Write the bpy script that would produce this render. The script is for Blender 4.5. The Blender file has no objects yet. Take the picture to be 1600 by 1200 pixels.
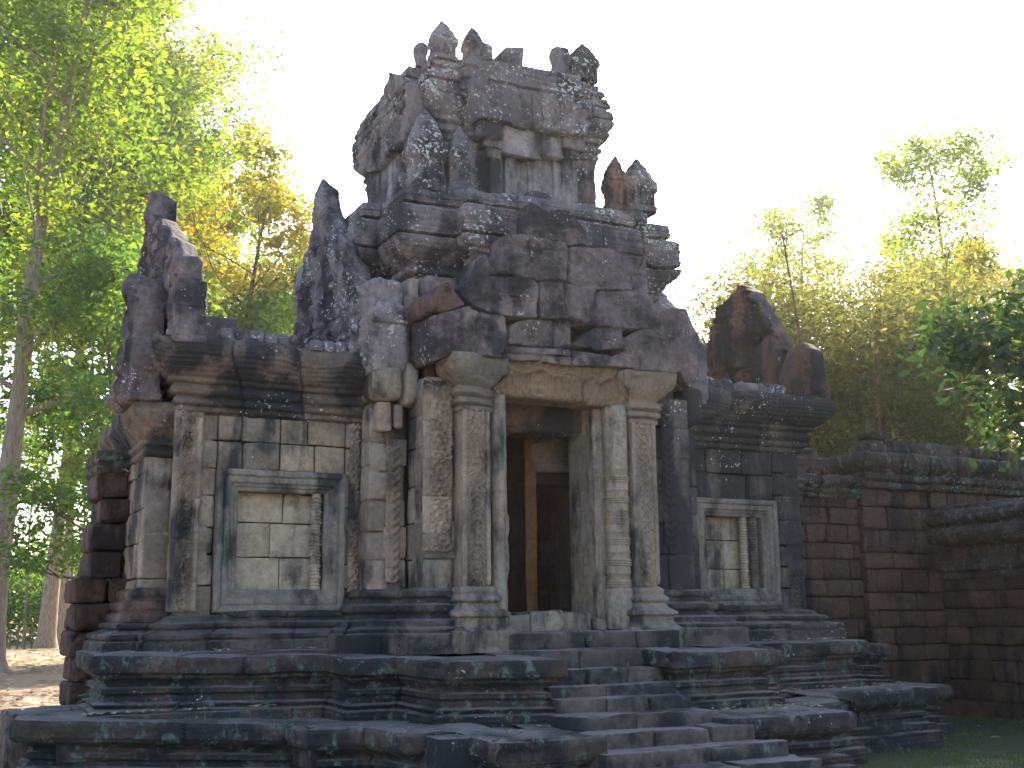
import bpy, math, random
import numpy as np
from math import radians as R, sin, cos, pi

# ------------------------------------------------------------------ camera, sky, sun, exposure
sc = bpy.context.scene
W, H = 1600, 1200                      # pixel grid of the photograph, used only to turn measured points into metres
FOC = 1800.0
TH, PH, RO = R(27.5), R(11.3), R(0.6)
CAM = np.array([-6.84, -12.6, 1.70])
FW = np.array([sin(TH)*cos(PH), cos(TH)*cos(PH), sin(PH)])
RT = np.array([cos(TH), -sin(TH), 0.0])
UP = np.cross(RT, FW)
R2 = RT*cos(RO)-UP*sin(RO)
U2 = UP*cos(RO)+RT*sin(RO)
cam = bpy.data.cameras.new('camera')
camo = bpy.data.objects.new('camera', cam)
sc.collection.objects.link(camo)
from mathutils import Matrix, Vector
M = Matrix(((R2[0], U2[0], -FW[0], CAM[0]), (R2[1], U2[1], -FW[1], CAM[1]), (R2[2], U2[2], -FW[2], CAM[2]), (0, 0, 0, 1)))
camo.matrix_world = M
cam.sensor_width = 36.0
cam.lens = 36.0*FOC/W
cam.clip_start, cam.clip_end = 0.1, 1500
sc.camera = camo

SUN_AZ, SUN_EL = R(40), R(33)          # azimuth clockwise from +Y (behind the temple, to the right)
w = bpy.data.worlds.new("World"); sc.world = w; w.use_nodes = True
nt = w.node_tree
bg = nt.nodes['Background']
sky = nt.nodes.new('ShaderNodeTexSky'); sky.sky_type = 'NISHITA'; sky.sun_disc = False
sky.sun_elevation = SUN_EL; sky.sun_rotation = SUN_AZ
sky.air_density = 1.0; sky.dust_density = 1.8; sky.ozone_density = 1.0
nt.links.new(sky.outputs[0], bg.inputs[0]); bg.inputs[1].default_value = 0.15
sl = bpy.data.lights.new('sun', 'SUN'); sl.energy = 5.0; sl.angle = R(0.5); sl.color = (1.0, 0.9, 0.74)
so = bpy.data.objects.new('sun', sl); sc.collection.objects.link(so)
sd = Vector((sin(SUN_AZ)*cos(SUN_EL), cos(SUN_AZ)*cos(SUN_EL), sin(SUN_EL)))
so.rotation_euler = sd.to_track_quat('Z', 'Y').to_euler()
so.location = sd*60
sc.view_settings.view_transform = 'Standard'
sc.view_settings.look = 'None'
sc.view_settings.exposure = 1.8
sc.view_settings.gamma = 1.0

def ray(x, y): return FW+R2*(x-800)/FOC+U2*(600-y)/FOC
def atY(x, y, Y): d = ray(x, y); return CAM+d*(Y-CAM[1])/d[1]
def atX(x, y, X): d = ray(x, y); return CAM+d*(X-CAM[0])/d[0]
def atD(x, y, dist): d = ray(x, y); return CAM+d*dist/math.hypot(d[0], d[1])

# ------------------------------------------------------------------ noise
def _hash(ix, iy, iz, seed):
    with np.errstate(over='ignore'):
        h = (ix.astype(np.int64).astype(np.uint32)*np.uint32(374761393)) ^ (iy.astype(np.int64).astype(np.uint32)*np.uint32(668265263)) ^ (iz.astype(np.int64).astype(np.uint32)*np.uint32(2147483647)) ^ np.uint32((seed*1274126177+12345) & 0xffffffff)
        h = (h ^ (h >> np.uint32(13)))*np.uint32(1274126177)
        h = (h ^ (h >> np.uint32(16)))*np.uint32(2246822519)
        h = h ^ (h >> np.uint32(15))
    return h.astype(np.float64)/4294967295.0*2-1
def vn(p, seed=0):
    f = np.floor(p); t = p-f; t = t*t*(3-2*t)
    ix, iy, iz = f[:, 0], f[:, 1], f[:, 2]
    r = 0
    for a in (0, 1):
        wa = t[:, 0] if a else 1-t[:, 0]
        for b in (0, 1):
            wb = t[:, 1] if b else 1-t[:, 1]
            for c in (0, 1):
                wc = t[:, 2] if c else 1-t[:, 2]
                r = r+wa*wb*wc*_hash(ix+a, iy+b, iz+c, seed)
    return r
def fbm(p, seed=0, o=3):
    s, a = 0, 1.0
    for k in range(o):
        s = s+a*vn(p*(2.03**k)+k*17.3, seed+k); a *= .5
    return s
def vfbm(p, seed=0, o=2):
    return np.stack([fbm(p, seed+101*k, o) for k in range(3)], 1)

rng = random.Random(7)
nrng = np.random.default_rng(11)

# ------------------------------------------------------------------ geometry collector
class G:
    def __init__(s): s.v = []; s.q = []; s.t = []; s.a = []; s.n = 0
    def add(s, v, q=None, t=None, tint=0.0):
        v = np.asarray(v, float).reshape(-1, 3)
        if q is not None and len(q): s.q.append(np.asarray(q, np.int64)+s.n)
        if t is not None and len(t): s.t.append(np.asarray(t, np.int64)+s.n)
        s.v.append(v)
        s.a.append(np.full(len(v), tint) if np.isscalar(tint) else np.asarray(tint, float))
        s.n += len(v)

def root_off(o):
    off = np.zeros(3)
    while o is not None:
        off += np.array(o.location); o = o.parent
    return off
def mesh(name, g, mat, off=(0, 0, 0), smooth=True, weld=False):
    v = np.concatenate(g.v)-np.array(off); a = np.concatenate(g.a)
    q = np.concatenate(g.q) if g.q else np.zeros((0, 4), np.int64)
    t = np.concatenate(g.t) if g.t else np.zeros((0, 3), np.int64)
    if weld:
        key = np.round(v*5000).astype(np.int64)
        _, idx, inv = np.unique(key, axis=0, return_index=True, return_inverse=True)
        inv = inv.reshape(-1)
        v = v[idx]; a = a[idx]; q = inv[q]; t = inv[t]
        if len(q):
            bad = (q[:, 0] == q[:, 1]) | (q[:, 1] == q[:, 2]) | (q[:, 2] == q[:, 3]) | (q[:, 3] == q[:, 0])
            q = q[~bad]
    me = bpy.data.meshes.new(name)
    me.vertices.add(len(v)); me.vertices.foreach_set('co', v.astype(np.float32).ravel())
    nl = len(q)*4+len(t)*3
    me.loops.add(nl)
    me.loops.foreach_set('vertex_index', np.concatenate([q.ravel(), t.ravel()]).astype(np.int32))
    ls = np.concatenate([np.arange(len(q))*4, len(q)*4+np.arange(len(t))*3]).astype(np.int32)
    me.polygons.add(len(ls))
    me.polygons.foreach_set('loop_start', ls)
    me.update(calc_edges=True)
    me.polygons.foreach_set('use_smooth', np.full(len(ls), smooth, bool))
    at = me.attributes.new('tint', 'FLOAT', 'POINT'); at.data.foreach_set('value', a.astype(np.float32))
    me.materials.append(mat)
    return me
def obj(name, g, mat, parent=None, smooth=True, weld=False, label=None):
    o = bpy.data.objects.new(name, mesh(name, g, mat, root_off(parent), smooth, weld))
    sc.collection.objects.link(o)
    if parent is not None: o.parent = parent
    if label: o['label'] = label
    return o
def tag(o, label=None, cat=None, group=None, kind=None):
    if label: o['label'] = label
    if cat: o['category'] = cat
    if group: o['group'] = group
    if kind: o['kind'] = kind
    return o
def empty(name, loc, rz=0):
    o = bpy.data.objects.new(name, None); o.location = loc; o.rotation_euler = (0, 0, rz)
    sc.collection.objects.link(o); return o

def grid_q(nu, nv, off=0):
    i = np.arange(nu-1)[:, None]*nv+np.arange(nv-1)[None, :]
    i = i.ravel()+off
    return np.stack([i, i+nv, i+nv+1, i+1], 1)

# rounded, weathered stone block in a local frame (origin o, axes ux (along), uy (into the wall), z)
_seed = [1]
def block(g, o, ux, uy, L, D, Hh, r=.02, s=.075, amp=.010, tint=None, back=False, uz=(0, 0, 1), chip=.03):
    _seed[0] += 1; sd_ = _seed[0]
    r = min(r, L*.3, D*.3, Hh*.3)
    def ax(n):
        k = max(1, int(round((n-2*r)/s)))
        return np.concatenate([[0, .35*r], np.linspace(r, n-r, k+1), [n-.35*r, n]])
    X, Y, Z = ax(L), ax(D), ax(Hh)
    vs, qs, n0 = [], [], 0
    faces = [(X, Z, lambda a, b: (a, 0*a, b)), (Y, Z, lambda a, b: (0*a, a, b)), (Y, Z, lambda a, b: (0*a+L, a, b)),
             (X, Y, lambda a, b: (a, b, 0*a)), (X, Y, lambda a, b: (a, b, 0*a+Hh))]
    if back: faces.append((X, Z, lambda a, b: (a, 0*a+D, b)))
    for A, B, f in faces:
        a, b = np.meshgrid(A, B, indexing='ij')
        p = np.stack(f(a.ravel(), b.ravel()), 1)
        qs.append(grid_q(len(A), len(B), n0)); vs.append(p); n0 += len(p)
    p = np.concatenate(vs)
    lo = np.array([r, r, r]); hi = np.array([L-r, D-r, Hh-r])
    if not back: hi[1] = D
    c = np.clip(p, lo, hi); d = p-c
    n = np.linalg.norm(d, axis=1, keepdims=True); n[n == 0] = 1
    p = c+d/n*r
    ctr = np.array([L/2, D/2, Hh/2])
    if chip:                                   # knocked-off edges
        e = np.maximum(0, vn(p*3.1+sd_*7.7, sd_)-.15)
        edge = np.clip(np.abs(p-ctr)/ctr, 0, 1)
        k = np.sort(edge, axis=1)[:, 1]**6
        p = p-(p-ctr)*(e*k*chip*6)[:, None]
    p = p+vfbm(p*3.0+sd_*3.3, sd_, 2)*amp*.6+vfbm(p*17.0+sd_*1.7, sd_+7, 2)*amp*.45
    sp = np.maximum(0, fbm(p*7+sd_*2.3, sd_+9, 2)-.45)
    p[:, 1] += sp*amp*3.0*(p[:, 1] < .5*D)
    uz = np.array(uz, float)
    P = np.array(o)+p[:, :1]*np.array(ux)+p[:, 1:2]*np.array(uy)+p[:, 2:3]*uz
    g.add(P, np.concatenate(qs), tint=(rng.random() if tint is None else tint))

def bbox(g, x0, x1, y0, y1, z0, z1, **k):
    k.setdefault('back', True)
    block(g, (x0, y0, z0), (1, 0, 0), (0, 1, 0), x1-x0, y1-y0, z1-z0, **k)

# a course-by-course wall face from p0 to p1 (outside on the right-hand side)
def ashlar(g, p0, p1, z0, z1, ch=.36, bl=.55, th=.3, jit=.012, seed=0, r=.015, skip=None, amp=.008, s=.08, chip=.03, ragged=0, gap=.005, hv=.15):
    rr = random.Random(seed*31+5)
    p0 = np.array([p0[0], p0[1]], float); p1 = np.array([p1[0], p1[1]], float)
    L = np.linalg.norm(p1-p0); u = (p1-p0)/L; inn = np.array([-u[1], u[0]])
    n = max(1, round((z1-z0)/ch)); hs = [1+rr.uniform(-hv, hv) for _ in range(n)]
    k = (z1-z0)/sum(hs); z = z0
    for c, h in enumerate(hs):
        h *= k; x = 0.0
        m = max(1, round(L/bl)); ws = [1+rr.uniform(-.35, .35) for _ in range(m)]
        if m > 1 and c % 2: ws[0] *= .55
        kw = L/sum(ws)
        for wd in ws:
            wd *= kw
            j = rr.uniform(-jit, jit)
            tl = rr.random()
            if not (skip and skip(x+wd/2, z+h/2)):
                o = p0+u*(x+gap)+inn*j
                block(g, (o[0], o[1], z+gap), (u[0], u[1], 0), (inn[0], inn[1], 0), wd-2*gap, th, h-2*gap, r=r*rr.uniform(.7, 1.6), s=s, amp=amp, tint=tl, chip=chip)
            x += wd
        z += h

def refine(prof, d):
    out = [prof[0]]
    for a, b in zip(prof[:-1], prof[1:]):
        L = math.hypot(b[0]-a[0], b[1]-a[1]); k = max(1, int(math.ceil(L/d)))
        for i in range(1, k+1):
            out.append((a[0]+(b[0]-a[0])*i/k, a[1]+(b[1]-a[1])*i/k))
    return out

# moulded band: profile [(out, z)] swept along a plan path, with stone joints, wear and chipped lips
def mould(g, path, prof, closed=False, joint=.8, amp=.012, chip=.06, seed=0, ds=.07, dp=.05, inset=.022, shift=.014, mapf=None, chipf=1.3, tints=None, ribs=0.0):
    rr = random.Random(seed*17+3)
    P = [np.array(p[:2], float) for p in path]
    dz = [p[2] if len(p) > 2 else 0.0 for p in path]
    n = len(P); segs = n if closed else n-1
    nr = []
    for i in range(segs):
        d = P[(i+1) % n]-P[i]; d = d/np.linalg.norm(d); nr.append(np.array([d[1], -d[0]]))
    mit = []
    for i in range(n):
        if closed: a, b = nr[i-1], nr[i % segs]
        else: a, b = nr[max(i-1, 0)], nr[min(i, segs-1)]
        mit.append((a+b)/max(.25, 1+a@b))
    pf = np.array(refine(prof, dp))
    if ribs: pf[:, 0] += ribs*np.clip(np.sin(pf[:, 1]*2*pi/.052)*2, -1, 1)*((pf[:, 1] > pf[:, 1].min()+.12) & (pf[:, 1] < pf[:, 1].max()-.16))
    B, Mm, Nn, DZ, IN, SH, TI = [], [], [], [], [], [], []
    for i in range(segs):
        j = (i+1) % n
        L = np.linalg.norm(P[j]-P[i])
        k = max(1, int(round(L/joint)))
        cuts = [0]+sorted((q+rr.uniform(-.3, .3))/k*L for q in range(1, k))+[L]
        for c0, c1 in zip(cuts[:-1], cuts[1:]):
            sh, ti = rr.uniform(-shift, shift), rr.random()
            m = max(2, int(math.ceil((c1-c0)/ds)))
            ts = np.linspace(c0, c1, m+1)
            e0, e1 = (inset if c0 > 0 else inset*.3), (inset if c1 < L else inset*.3)
            lst = [(ts[0], e0), (ts[0]+.012, e0*.25)]+[(t, 0) for t in ts[1:-1]]+[(ts[-1]-.012, e1*.25), (ts[-1], e1)]
            for t, e in lst:
                f = t/L
                B.append(P[i]*(1-f)+P[j]*f); Mm.append(mit[i]*(1-f)+mit[j]*f); Nn.append(nr[i]); DZ.append(dz[i]*(1-f)+dz[j]*f)
                IN.append(e); SH.append(sh); TI.append(ti)
    B, Mm, Nn, DZ, IN, SH, TI = map(np.array, (B, Mm, Nn, DZ, IN, SH, TI))
    S, Q = len(B), len(pf)
    out = pf[None, :, 0]-IN[:, None]+SH[:, None]
    pos = np.zeros((S, Q, 3))
    pos[:, :, 0] = B[:, None, 0]+out*Mm[:, None, 0]
    pos[:, :, 1] = B[:, None, 1]+out*Mm[:, None, 1]
    pos[:, :, 2] = pf[None, :, 1]+DZ[:, None]
    p = pos.reshape(-1, 3)
    nn = np.repeat(Nn, Q, 0)
    if chip:
        e = np.maximum(0, fbm(p*chipf+seed*9.1, seed+3, 3)-.28)
        oo = np.repeat(pf[None, :, 0], S, 0).ravel()
        lip = np.clip((oo-oo.min())/(max(1e-6, oo.max()-oo.min())), 0, 1)**2
        p[:, :2] -= nn*(np.minimum(e*chip*2.2, chip*1.6)*lip)[:, None]
        p[:, 2] -= np.minimum(e*chip, chip)*lip*.5
    spl = np.minimum(np.maximum(0, fbm(p*np.array([5, 5, 9])+seed*2.7, seed+31, 3)-.42)*amp*5, amp*2.5)
    p[:, :2] -= nn*spl[:, None]
    p = p+vfbm(p*2.2+seed*5.3, seed+11, 2)*amp*.5+vfbm(p*17+seed*2.1, seed+23, 2)*amp*.38
    if mapf is not None: p = mapf(p)
    q = grid_q(S, Q)
    if closed:
        a = (S-1)*Q+np.arange(Q-1); b = np.arange(Q-1)
        q = np.concatenate([q, np.stack([a, b, b+1, a+1], 1)])
    g.add(p, q, tint=np.repeat(TI if tints is None else TI*0+tints, Q))

# turned stone: rings of radius r at height z (sq squares the section off)
def lathe(g, c, prof, n=20, sq=0.0, amp=0.0, seed=0, tint=.5, dp=None, depth=1.0, rot=0.0):
    if dp: prof = refine(prof, dp)
    pf = np.array(prof); a = np.arange(n)*2*pi/n+rot
    ca, sa = np.cos(a), np.sin(a)
    k = (np.abs(ca)**(2+6*sq)+np.abs(sa)**(2+6*sq))**(-1/(2+6*sq))
    v = np.zeros((len(pf), n, 3))
    v[:, :, 0] = c[0]+pf[:, :1]*(ca*k)[None]
    v[:, :, 1] = c[1]+pf[:, :1]*(sa*k)[None]*depth
    v[:, :, 2] = c[2]+pf[:, 1:2]
    p = v.reshape(-1, 3)
    if amp: p = p+vfbm(p*6+seed*3.1, seed, 3)*amp
    i = (np.arange(len(pf)-1)[:, None]*n+np.arange(n)[None]).ravel()
    j = (np.arange(len(pf)-1)[:, None]*n+((np.arange(n)+1) % n)[None]).ravel()
    q = np.stack([i, j, j+n, i+n], 1)
    top = (len(pf)-1)*n
    ce = p[top:].mean(0)+np.array([0, 0, .005])
    p = np.concatenate([p, ce[None]])
    t = np.stack([top+np.arange(n), top+(np.arange(n)+1) % n, np.full(n, len(p)-1)], 1)
    g.add(p, q, t, tint=tint)

# shaped stone: outline in the plane (o, u, v), thickness behind along -nrm, worn front
def joints(q, ch=.38, bl=.6, d=.03, w_=.014, k=0):
    r = q[:, 1]/ch+k*.37; row = np.floor(r); f = np.minimum(r-row, 1-r+row)*ch
    c = q[:, 0]/bl+.5*(row % 2)+.17*np.sin(row*5+k); f2 = np.minimum(c-np.floor(c), 1-c+np.floor(c))*bl
    return -d*np.exp(-(np.minimum(f, f2)/w_)**2)+.02*np.sin(np.floor(c)*9.1+row*4.7+k)
def slab(g, pts, o, u, v, nrm, depth, bev=.03, rough=.02, dome=.0, tint=None, seed=0, step=.05, relief=None, fr=5.0, edge=.01, back=1.0):
    pts = np.array(pts, float)
    P = []
    for a, b in zip(pts, np.roll(pts, -1, 0)):
        k = max(1, int(math.ceil(np.linalg.norm(b-a)/step)))
        for i in range(k): P.append(a+(b-a)*i/k)
    P = np.array(P)
    P = (np.roll(P, 1, 0)+2*P+np.roll(P, -1, 0))/4
    area = np.cross(P, np.roll(P, -1, 0)); c = ((P+np.roll(P, -1, 0))*area[:, None]).sum(0)/(3*area.sum())
    size = np.abs(P-c).max()
    nr_ = max(4, int(size/step*.8))
    rings = [(back, -depth), ((1+back)/2, -depth*.5), (1, -bev), (1-bev*.35/size, -bev*.3), (1-bev/size, 0)]
    rings += [(f, 0) for f in np.linspace(1-bev/size, .05, nr_)[1:]]
    n = len(P); V = []
    u, v, nrm, o = (np.array(x, float) for x in (u, v, nrm, o))
    for s, d in rings:
        q = c+(P-c)*s
        dd = np.full(n, d)+dome*(1-s**2)
        if relief is not None: dd = dd+relief(q, s)*(1 if d > -bev else 0)
        V.append(o+q[:, :1]*u+q[:, 1:2]*v+dd[:, None]*nrm)
    V = np.array(V).reshape(-1, 3)
    fro = np.repeat(np.array([0.3 if d < 0 else 1 for s, d in rings]), n)
    V = V+nrm*(fbm(V*fr+seed*4.7, seed, 4)*rough*fro)[:, None]+vfbm(V*3.5+seed*2.9, seed+5, 3)*edge
    i = (np.arange(len(rings)-1)[:, None]*n+np.arange(n)[None]).ravel()
    j = (np.arange(len(rings)-1)[:, None]*n+((np.arange(n)+1) % n)[None]).ravel()
    q = np.stack([i, j, j+n, i+n], 1)
    k0 = len(V); V = np.concatenate([V, V[-n:].mean(0)[None], V[:n].mean(0)[None]])
    top = (len(rings)-1)*n; m = (np.arange(n)+1) % n
    t = np.concatenate([np.stack([top+np.arange(n), top+m, np.full(n, k0)], 1), np.stack([m, np.arange(n), np.full(n, k0+1)], 1)])
    g.add(V, q, t, tint=rng.random() if tint is None else tint)

# finely carved panel facing -Y (or -X): height field h(u, v)
def carved(g, x0, x1, z0, z1, y, h, amp=.034, sp=.010, wear=.35, seed=0, tint=.5, face='y', blockz=None):
    nu, nv = max(4, int((x1-x0)/sp)), max(4, int((z1-z0)/sp))
    U, V = np.meshgrid(np.linspace(0, x1-x0, nu), np.linspace(0, z1-z0, nv), indexing='ij')
    hh = h(U.ravel(), V.ravel(), x1-x0, z1-z0)
    p = np.stack([x0+U.ravel(), np.full(U.size, y), z0+V.ravel()], 1)
    wr = np.clip(1-wear*(fbm(p*2.3+seed, seed, 3)+.3), 0, 1)
    d = hh*amp*wr+fbm(p*7+seed, seed+2, 3)*.006
    if blockz:
        k = np.floor((V.ravel()+seed*.13)/blockz); fz = (V.ravel()+seed*.13)/blockz-k
        d = d+np.sin(k*12.9+seed)*.009-.02*np.exp(-((np.minimum(fz, 1-fz)*blockz)/.008)**2)
        tint = (np.sin(k*78.2+seed*3)*.5+.5)
    border = np.minimum(np.minimum(U, x1-x0-U), np.minimum(V, z1-z0-V)).ravel()
    d = d-.02*np.exp(-(border/.008)**2)
    p[:, 1] -= d
    q = grid_q(nu, nv)
    g.add(p, q, tint=tint)
def pat_scroll(u, v, w_, h_):
    per = w_*.95; k = np.floor(v/per); vc = (k+.5)*per
    du = (u-w_/2-.08*w_*np.where(k % 2 == 0, 1, -1))/w_; dv = (v-vc)/w_
    rr = np.hypot(du, dv); an = np.arctan2(dv, du)*np.where(k % 2 == 0, 1, -1)
    r2 = rr*(1+.10*np.cos(an*6+rr*20))
    sp = np.cos(r2*24-an)*np.exp(-(rr*1.9)**4)*.8
    lf = .9*np.cos(an*9+np.sin(v*60)*1.2)*np.exp(-((rr-.40)/.10)**2)
    gr = .5*np.cos(u*150+3*np.sin(v*45))*np.cos(v*120)
    return sp+lf+gr
def pat_loop(u, v, w_, h_):
    x = (u-w_/2)/w_; per = w_*.9; y = v/per
    s1 = np.abs(np.sin(pi*y))*.40
    l = np.exp(-((np.abs(x)-s1)/.045)**2)
    s2 = np.abs(np.sin(pi*(y+.5)))*.27
    l2 = .8*np.exp(-((np.abs(x)-s2)/.04)**2)
    f = np.hypot(x, (y-np.floor(y)-.5)*.9)
    return np.maximum(l, l2)+.8*np.cos(f*40)*np.exp(-(f/.2)**2)-.5
def pat_fine(u, v, w_, h_):
    x = (u/w_-.5); y = v/w_
    a = 0
    for k, (fx, fy, ph) in enumerate([(7, 5, 0), (11, 9, 1.3), (5, 12, 2.2)]):
        a = a+np.cos(fx*np.abs(x)*6+2*np.sin(fy*y+ph))*np.cos(fy*y*1.7+ph+2*np.cos(fx*x))
    per = .95; c = np.hypot(x, y-np.floor(y/per)*per-per/2)
    return np.sign(a)*np.abs(a)**.5*.55+.5*np.cos(c*22)*np.exp(-(c/.4)**2)-1.2*np.exp(-((np.abs(x)-.44)/.03)**2)
def pat_leaf(u, v, w_, h_):
    x = (u-w_/2)/w_; per = w_*.55; y = v/per-np.abs(x)*1.4
    return np.cos(2*pi*y)*.7+.6*np.exp(-(x/.06)**2)+.4*np.cos(x*40)
def pat_lintel(u, v, w_, h_):
    x = u/w_*2-1; z = v/h_
    zc = .62+.06*np.cos(x*9)
    gar = np.exp(-((z-zc)/.06)**2)*1.4
    du = (u/.095-np.floor(u/.095)-.5)*.095
    ring = np.hypot(du/.036, (z-.30)/.24)
    loops = np.exp(-((ring-1)/.22)**2)*(z < .6)
    dd = (u/.13-np.floor(u/.13)-.5)*.13
    fig = np.exp(-(dd/.04)**2-((z-.82)/.10)**2)*1.3+.6*np.exp(-(dd/.028)**2-((z-.95)/.05)**2)
    m = np.exp(-(x/.12)**2)
    return gar+loops*(1-m)+fig+m*(np.cos(z*30)*.4+.8)

# ------------------------------------------------------------------ materials
def nodes(name):
    m = bpy.data.materials.new(name); m.use_nodes = True
    t = m.node_tree; b = t.nodes['Principled BSDF']
    return m, t, b
def N(t, typ, **k):
    n = t.nodes.new(typ)
    for a, b in k.items(): setattr(n, a, b)
    return n
def mixc(t, fac, a, b, mode='MIX'):
    n = N(t, 'ShaderNodeMix', data_type='RGBA', blend_type=mode)
    for s, val in ((0, fac), (6, a), (7, b)):
        if hasattr(val, 'type') or hasattr(val, 'is_linked'): t.links.new(val, n.inputs[s])
        elif s == 0: n.inputs[0].default_value = val
        else: n.inputs[s].default_value = (*val, 1)
    return n.outputs[2]
def mth(t, op, a, b=0.0, c=None, clamp=False):
    n = N(t, 'ShaderNodeMath', operation=op, use_clamp=clamp)
    for i, val in enumerate((a, b) if c is None else (a, b, c)):
        if hasattr(val, 'is_linked'): t.links.new(val, n.inputs[i])
        else: n.inputs[i].default_value = val
    return n.outputs[0]
def noise(t, pos, scale, detail=4, rough=.55, sc3=None, off=0, dist=0.0):
    mp = N(t, 'ShaderNodeMapping')
    mp.inputs['Location'].default_value = (off*1.3, off*2.1, off*.7)
    if sc3: mp.inputs['Scale'].default_value = sc3
    t.links.new(pos, mp.inputs[0])
    n = N(t, 'ShaderNodeTexNoise'); n.inputs['Scale'].default_value = scale; n.inputs['Detail'].default_value = detail; n.inputs['Roughness'].default_value = rough
    n.inputs['Distortion'].default_value = dist
    t.links.new(mp.outputs[0], n.inputs['Vector']); return n.outputs[0]
def step_(t, v, lo, hi):
    n = N(t, 'ShaderNodeMapRange', interpolation_type='SMOOTHSTEP')
    t.links.new(v, n.inputs[0]); n.inputs[1].default_value = lo; n.inputs[2].default_value = hi
    return n.outputs[0]
def stone(name, c1, c2, red, dark=(.022, .0235, .026), stain=.5, lichen=.0, green=.0, redamt=.4, bump=.5, carve=0, tintamt=.35, seed=0, worn=0.0, streak=1.0, rough=.9):  # worn: foot wear plus painted skylight on up-facing tops
    m, t, b = nodes(name)
    pos = N(t, 'ShaderNodeNewGeometry').outputs['Position']
    tint = N(t, 'ShaderNodeAttribute', attribute_name='tint').outputs['Fac']
    n1 = noise(t, pos, 1.1, 5, .6, off=seed)
    col = mixc(t, step_(t, n1, .35, .65), c1, c2)
    n2 = noise(t, pos, 2.3, 5, .6, off=seed+3)
    rr = mth(t, 'MULTIPLY', step_(t, n2, .42, .72), redamt)
    th_ = mth(t, 'FRACT', mth(t, 'MULTIPLY', tint, 7.31))
    rr = mth(t, 'ADD', rr, mth(t, 'MULTIPLY', step_(t, th_, .55, 1.0), redamt*.6), clamp=True)
    col = mixc(t, rr, col, red)
    bright = mth(t, 'ADD', mth(t, 'MULTIPLY', tint, tintamt), 1-tintamt*.5)
    fine = mth(t, 'MULTIPLY', mth(t, 'ADD', mth(t, 'MULTIPLY', noise(t, pos, 16, 8, .75, off=seed+5), 1.7), .15), mth(t, 'ADD', mth(t, 'MULTIPLY', noise(t, pos, 3.5, 4, .6, off=seed+6), .9), .55))
    cb = N(t, 'ShaderNodeCombineColor')
    br = mth(t, 'MULTIPLY', bright, fine)
    for i in range(3): t.links.new(br, cb.inputs[i])
    col = mixc(t, 1.0, col, cb.outputs[0], 'MULTIPLY')
    # black biofilm: vertical streaks broken by patches
    st = noise(t, pos, 1.0, 6, .62, sc3=(2.6, 2.6, .55), off=seed+9)
    pt = noise(t, pos, 1.7, 7, .65, off=seed+13)
    s_ = mth(t, 'ADD', mth(t, 'MULTIPLY', st, .6*streak), mth(t, 'MULTIPLY', pt, 1-.6*streak))
    s_ = mth(t, 'ADD', s_, mth(t, 'MULTIPLY', mth(t, 'SUBTRACT', tint, .5), .06))
    thr = .5+(.5-stain)*.36
    fs = step_(t, s_, thr-.05, thr+.085)
    fs = mth(t, 'MULTIPLY', fs, .93)
    col = mixc(t, fs, col, dark)
    if green:
        gn = noise(t, pos, 5.5, 8, .75, sc3=(1.3, 1.3, .8), off=seed+21)
        gf = mth(t, 'MULTIPLY', step_(t, gn, .62-green*.12, .70-green*.08), .85)
        gc = mixc(t, noise(t, pos, 20, 4, off=2), (.06, .095, .08), (.20, .27, .22))
        col = mixc(t, gf, col, gc)
    if worn:  # up-facing tops: foot wear, plus skylight painted into the lighter colour
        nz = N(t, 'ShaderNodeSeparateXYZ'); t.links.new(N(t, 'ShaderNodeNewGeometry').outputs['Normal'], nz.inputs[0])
        wear_sky = mth(t, 'MULTIPLY', step_(t, nz.outputs[2], .75, .95), mth(t, 'MULTIPLY', step_(t, noise(t, pos, 1.9, 5, off=seed+31), .3, .6), worn))
        col = mixc(t, wear_sky, col, (.21, .175, .16))
    if lichen:
        ln = noise(t, pos, 21, 4, .6, off=seed+41)
        lm = noise(t, pos, 1.6, 4, .6, off=seed+43)
        lv = mth(t, 'ADD', mth(t, 'MULTIPLY', ln, .62), mth(t, 'MULTIPLY', lm, .38))
        lf = step_(t, lv, .645-lichen*.12, .67-lichen*.12)
        col = mixc(t, mth(t, 'MULTIPLY', lf, .9), col, (.50, .50, .47))
    t.links.new(col, b.inputs['Base Color'])
    b.inputs['Roughness'].default_value = rough
    b.inputs['Specular IOR Level'].default_value = .25
    bn = mth(t, 'ADD', noise(t, pos, 22, 8, .72, off=seed), mth(t, 'MULTIPLY', step_(t, noise(t, pos, 48, 3, .5, off=seed+1), .40, .30), -.6))
    bh = mth(t, 'ADD', bn, mth(t, 'MULTIPLY', noise(t, pos, 5, 5, .6, off=seed+2), 1.5))
    if carve:
        vo = N(t, 'ShaderNodeTexVoronoi', feature='SMOOTH_F1'); vo.inputs['Scale'].default_value = 13
        wv = noise(t, pos, 7, 3, off=4, dist=1.5)
        t.links.new(pos, vo.inputs['Vector'])
        bh = mth(t, 'ADD', bh, mth(t, 'ADD', mth(t, 'MULTIPLY', vo.outputs[0], 1.5*carve), mth(t, 'MULTIPLY', wv, 2.0*carve)))
    bp = N(t, 'ShaderNodeBump'); bp.inputs['Strength'].default_value = bump; bp.inputs['Distance'].default_value = .035
    t.links.new(bh, bp.inputs['Height']); t.links.new(bp.outputs[0], b.inputs['Normal'])
    return m
GREY, TAN, ROSE = (0.177, 0.150, 0.123), (0.289, 0.222, 0.155), (0.203, 0.128, 0.090)
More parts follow.
